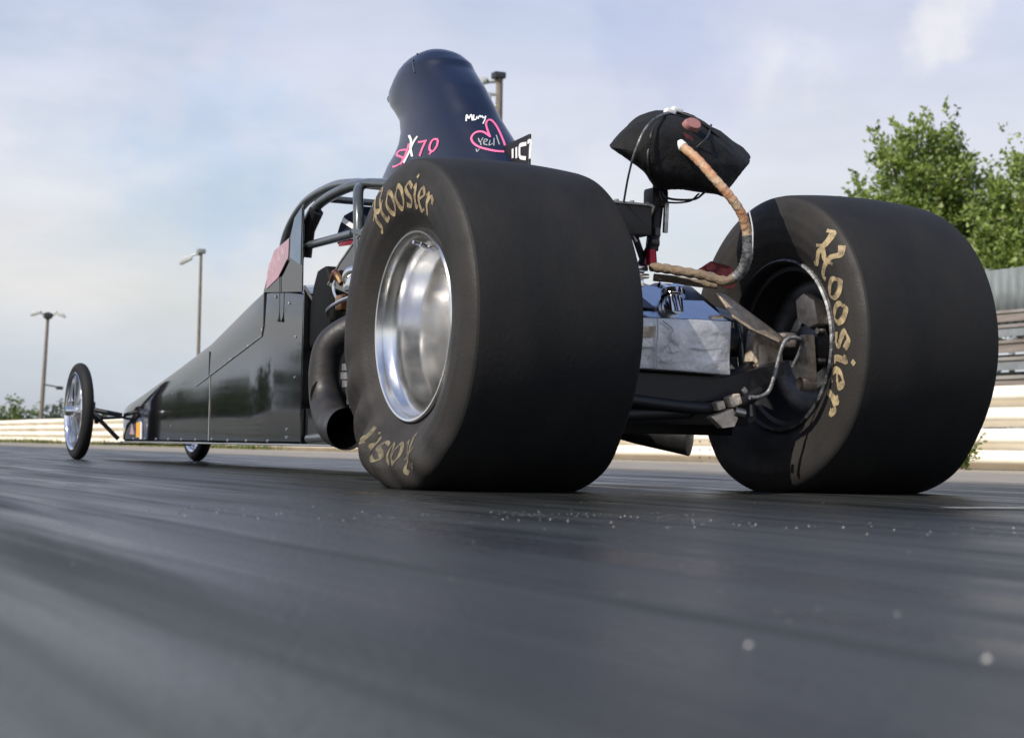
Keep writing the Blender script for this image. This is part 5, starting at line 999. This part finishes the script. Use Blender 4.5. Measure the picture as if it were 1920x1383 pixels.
sb = o.modifiers.new('s', 'SUBSURF'); sb.levels = 3; sb.render_levels = 3
tx = bpy.data.textures.new('folds', 'CLOUDS'); tx.noise_scale = .07; dm = o.modifiers.new('d', 'DISPLACE'); dm.texture = tx; dm.strength = .016; dm.mid_level = .5
pack = o
bm = BM(); curve(bm, [(-0.085, -0.12, 0.979), (-0.203, -0.235, 0.911), (-0.235, -0.26, 0.851), (-0.233, -0.255, 0.799), (-0.179, -0.2, 0.767)], .003, 6); curve(bm, [(-0.079, -0.12, 0.98), (-0.042, -0.16, 0.958), (-0.015, -0.18, 0.935), (0.032, -0.16, 0.92)], .005, 6)
curve(bm, [(-0.123, -0.14, 0.774), (-0.128, -0.18, 0.742), (-0.052, -0.18, 0.745), (0.006, -0.14, 0.772)], .003, 6); curve(bm, [(-0.129, -0.14, 0.774), (-0.131, -0.17, 0.735), (-0.061, -0.17, 0.74), (-0.01, -0.14, 0.768)], .0025, 6)
curve(bm, [(0.038, -0.12, 0.955), (-0.06, -0.25, 0.892), (-0.097, -0.26, 0.86)], .003, 6)
obj('elastic_cord', bm, MT['black'], pack)
bm = BM()
for P_ in [(-0.095, -0.13, 0.974), (-0.075, -0.13, 0.98)]: box(bm, P_, (.028, .022, .012), Matrix.Rotation(.2, 3, 'Y'), bev=.004)
each('release_buckle', bm, MT['white'], pack)
bm = BM(); curve(bm, [(-0.091, -0.13, 0.972), (-0.2, -0.24, 0.931), (-0.26, -0.28, 0.886), (-0.286, -0.28, 0.83), (-0.268, -0.22, 0.781), (-0.235, -0.14, 0.72)], .0028, 8, 8); obj('release_cable', bm, MT['grime'], pack)
pc = Vector([(-0.09, -0.225, 0.923)][0])
bm = BM(); lathe(bm, [(-.012, .001), (-.012, .020), (-.004, .0235), (.03, .0245)], 'y', (0, 0, 0), 24); bm.transform(Matrix.Translation(pc) @ Matrix.Rotation(-.5, 4, 'X') @ Matrix.Diagonal((1.05, 1, .8, 1))); obj('pilot_cap', bm, MT['pinkdisc'], pack)
bm = BM(); slab(bm, [(-0.131, -0.245, 0.9), (-0.109, -0.25, 0.89), (-0.099, -0.25, 0.883), (-0.111, -0.255, 0.865), (-0.135, -0.255, 0.871), (-0.14, -0.25, 0.884)], .006); obj('red_flap', bm, MT['redcloth'], pack)
# hose / strap sleeve from the pack round to the frame
HP = catmull([(-0.141, -0.262, 0.861), (-0.124, -0.31, 0.821), (-0.1, -0.35, 0.77), (-0.069, -0.37, 0.728), (-0.037, -0.375, 0.686), (-0.016, -0.37, 0.638), (-0.008, -0.36, 0.59), (-0.013, -0.34, 0.549), (-0.035, -0.31, 0.527), (-0.067, -0.27, 0.541), (-0.097, -0.23, 0.551), (-0.122, -0.17, 0.564), (-0.136, -0.12, 0.572)], 8)
nH = len(HP); i1 = int(nH*.42); i2 = int(nH*.62)
bm = BM(); tube(bm, HP[:i1+1], lambda u: .0118+.0008*sin(u*90), 14); hs = obj('parachute_tether', bm, MT['sleeve'], car, 70)
bm = BM(); tube(bm, HP[i1:i2+1], lambda u: .0138+.001*sin(u*60), 14); obj('tether_taped_section', bm, MT['grime'], hs)
bm = BM(); tube(bm, HP[i2:], lambda u: .0122+.0012*sin(u*50), 14); curve(bm, [(-0.015, -0.24, 0.523), (-0.061, -0.2, 0.53), (-0.09, -0.15, 0.541), (-0.131, -0.12, 0.546)], .010, 10); obj('tether_wrapped_section', bm, MT['sleeve2'], hs)
bm = BM(); tube(bm, [HP[0]+(HP[0]-HP[1])*1.2, HP[1]], .0135, 12); obj('tether_ferrule', bm, MT['white'], hs)
bm = BM(); curve(bm, [(-0.022, -0.385, 0.695), (-0.011, -0.385, 0.65), (-0.005, -0.375, 0.599), (-0.002, -0.36, 0.574)], .0018, 6); obj('lanyard', bm, MT['white'], hs)
# launcher arm under the pack
bm = BM(); rod(bm, (-.165, -.20, .77), (-.185, -.20, .60), .017, 16); rod(bm, (-.185, -.20, .60), (-.192, -.20, .565), .012, 12); box(bm, (-.175, -.20, .735), (.05, .05, .05), bev=.01)
rod(bm, (-.178, -.22, .73), (-.235, -.20, .63), .010); rod(bm, (-.235, -.20, .63), (-.20, -.18, .58), .009)
rod(bm, (-.19, -.20, .60), (-.19, -.06, .47), .014)
arm = obj('parachute_mount', bm, MT['black'], car); arm.location = (.06, .10, .018)
bm = BM(); rod(bm, (-.215, -.23, .715), (-.265, -.22, .648), .006); rod(bm, (-.265, -.22, .648), (-.245, -.22, .615), .006); rod(bm, (-.155, -.22, .725), (-.158, -.22, .645), .007); rod(bm, (-.20, -.23, .71), (-.225, -.22, .64), .0055); each('linkage_rod', bm, MT['steel'], arm)
bm = BM(); lathe(bm, [(.630, .014), (.626, .017), (.612, .017), (.608, .014)], 'z', (-.184, -.205, 0), 18, cap=True); lathe(bm, [(.655, .011), (.635, .011)], 'z', (-.181, -.215, 0), 18, cap=True); obj('arm_collar', bm, MT['darkmetal'], arm)
bm = BM(); lathe(bm, [(.600, .013), (.565, .016), (.560, .012)], 'z', (-.190, -.205, 0), 18, cap=True); obj('red_fitting', bm, MT['red'], arm)
bm = BM(); box(bm, (-.235, -.10, .685), (.16, .10, .075), bev=.006); bx_ = obj('launcher_box', bm, MT['black'], car)
bm = BM(); box(bm, (-.235, -.10, .726), (.16, .10, .006), bev=.001)
for q in (-.28, -.255, -.21): lathe(bm, [(.734, .001), (.734, .006), (.728, .007)], 'z', (q, -.14, 0), 8)
obj('launcher_lid', bm, MT['galv'], bx_)
# loose red cloth hanging beside the tether
bm = BM(); pts = [(-.045, -.19, .565), (.0, -.19, .590), (.055, -.19, .580), (.085, -.19, .545), (.055, -.19, .520), (.01, -.19, .53)]
slab(bm, pts, .006); bmesh.ops.subdivide_edges(bm, edges=bm.edges[:], cuts=2, use_grid_fill=True)
for v in bm.verts: v.co.y += .012*noise.noise(v.co*30)
obj('red_streamer', bm, MT['redcloth'], pack)
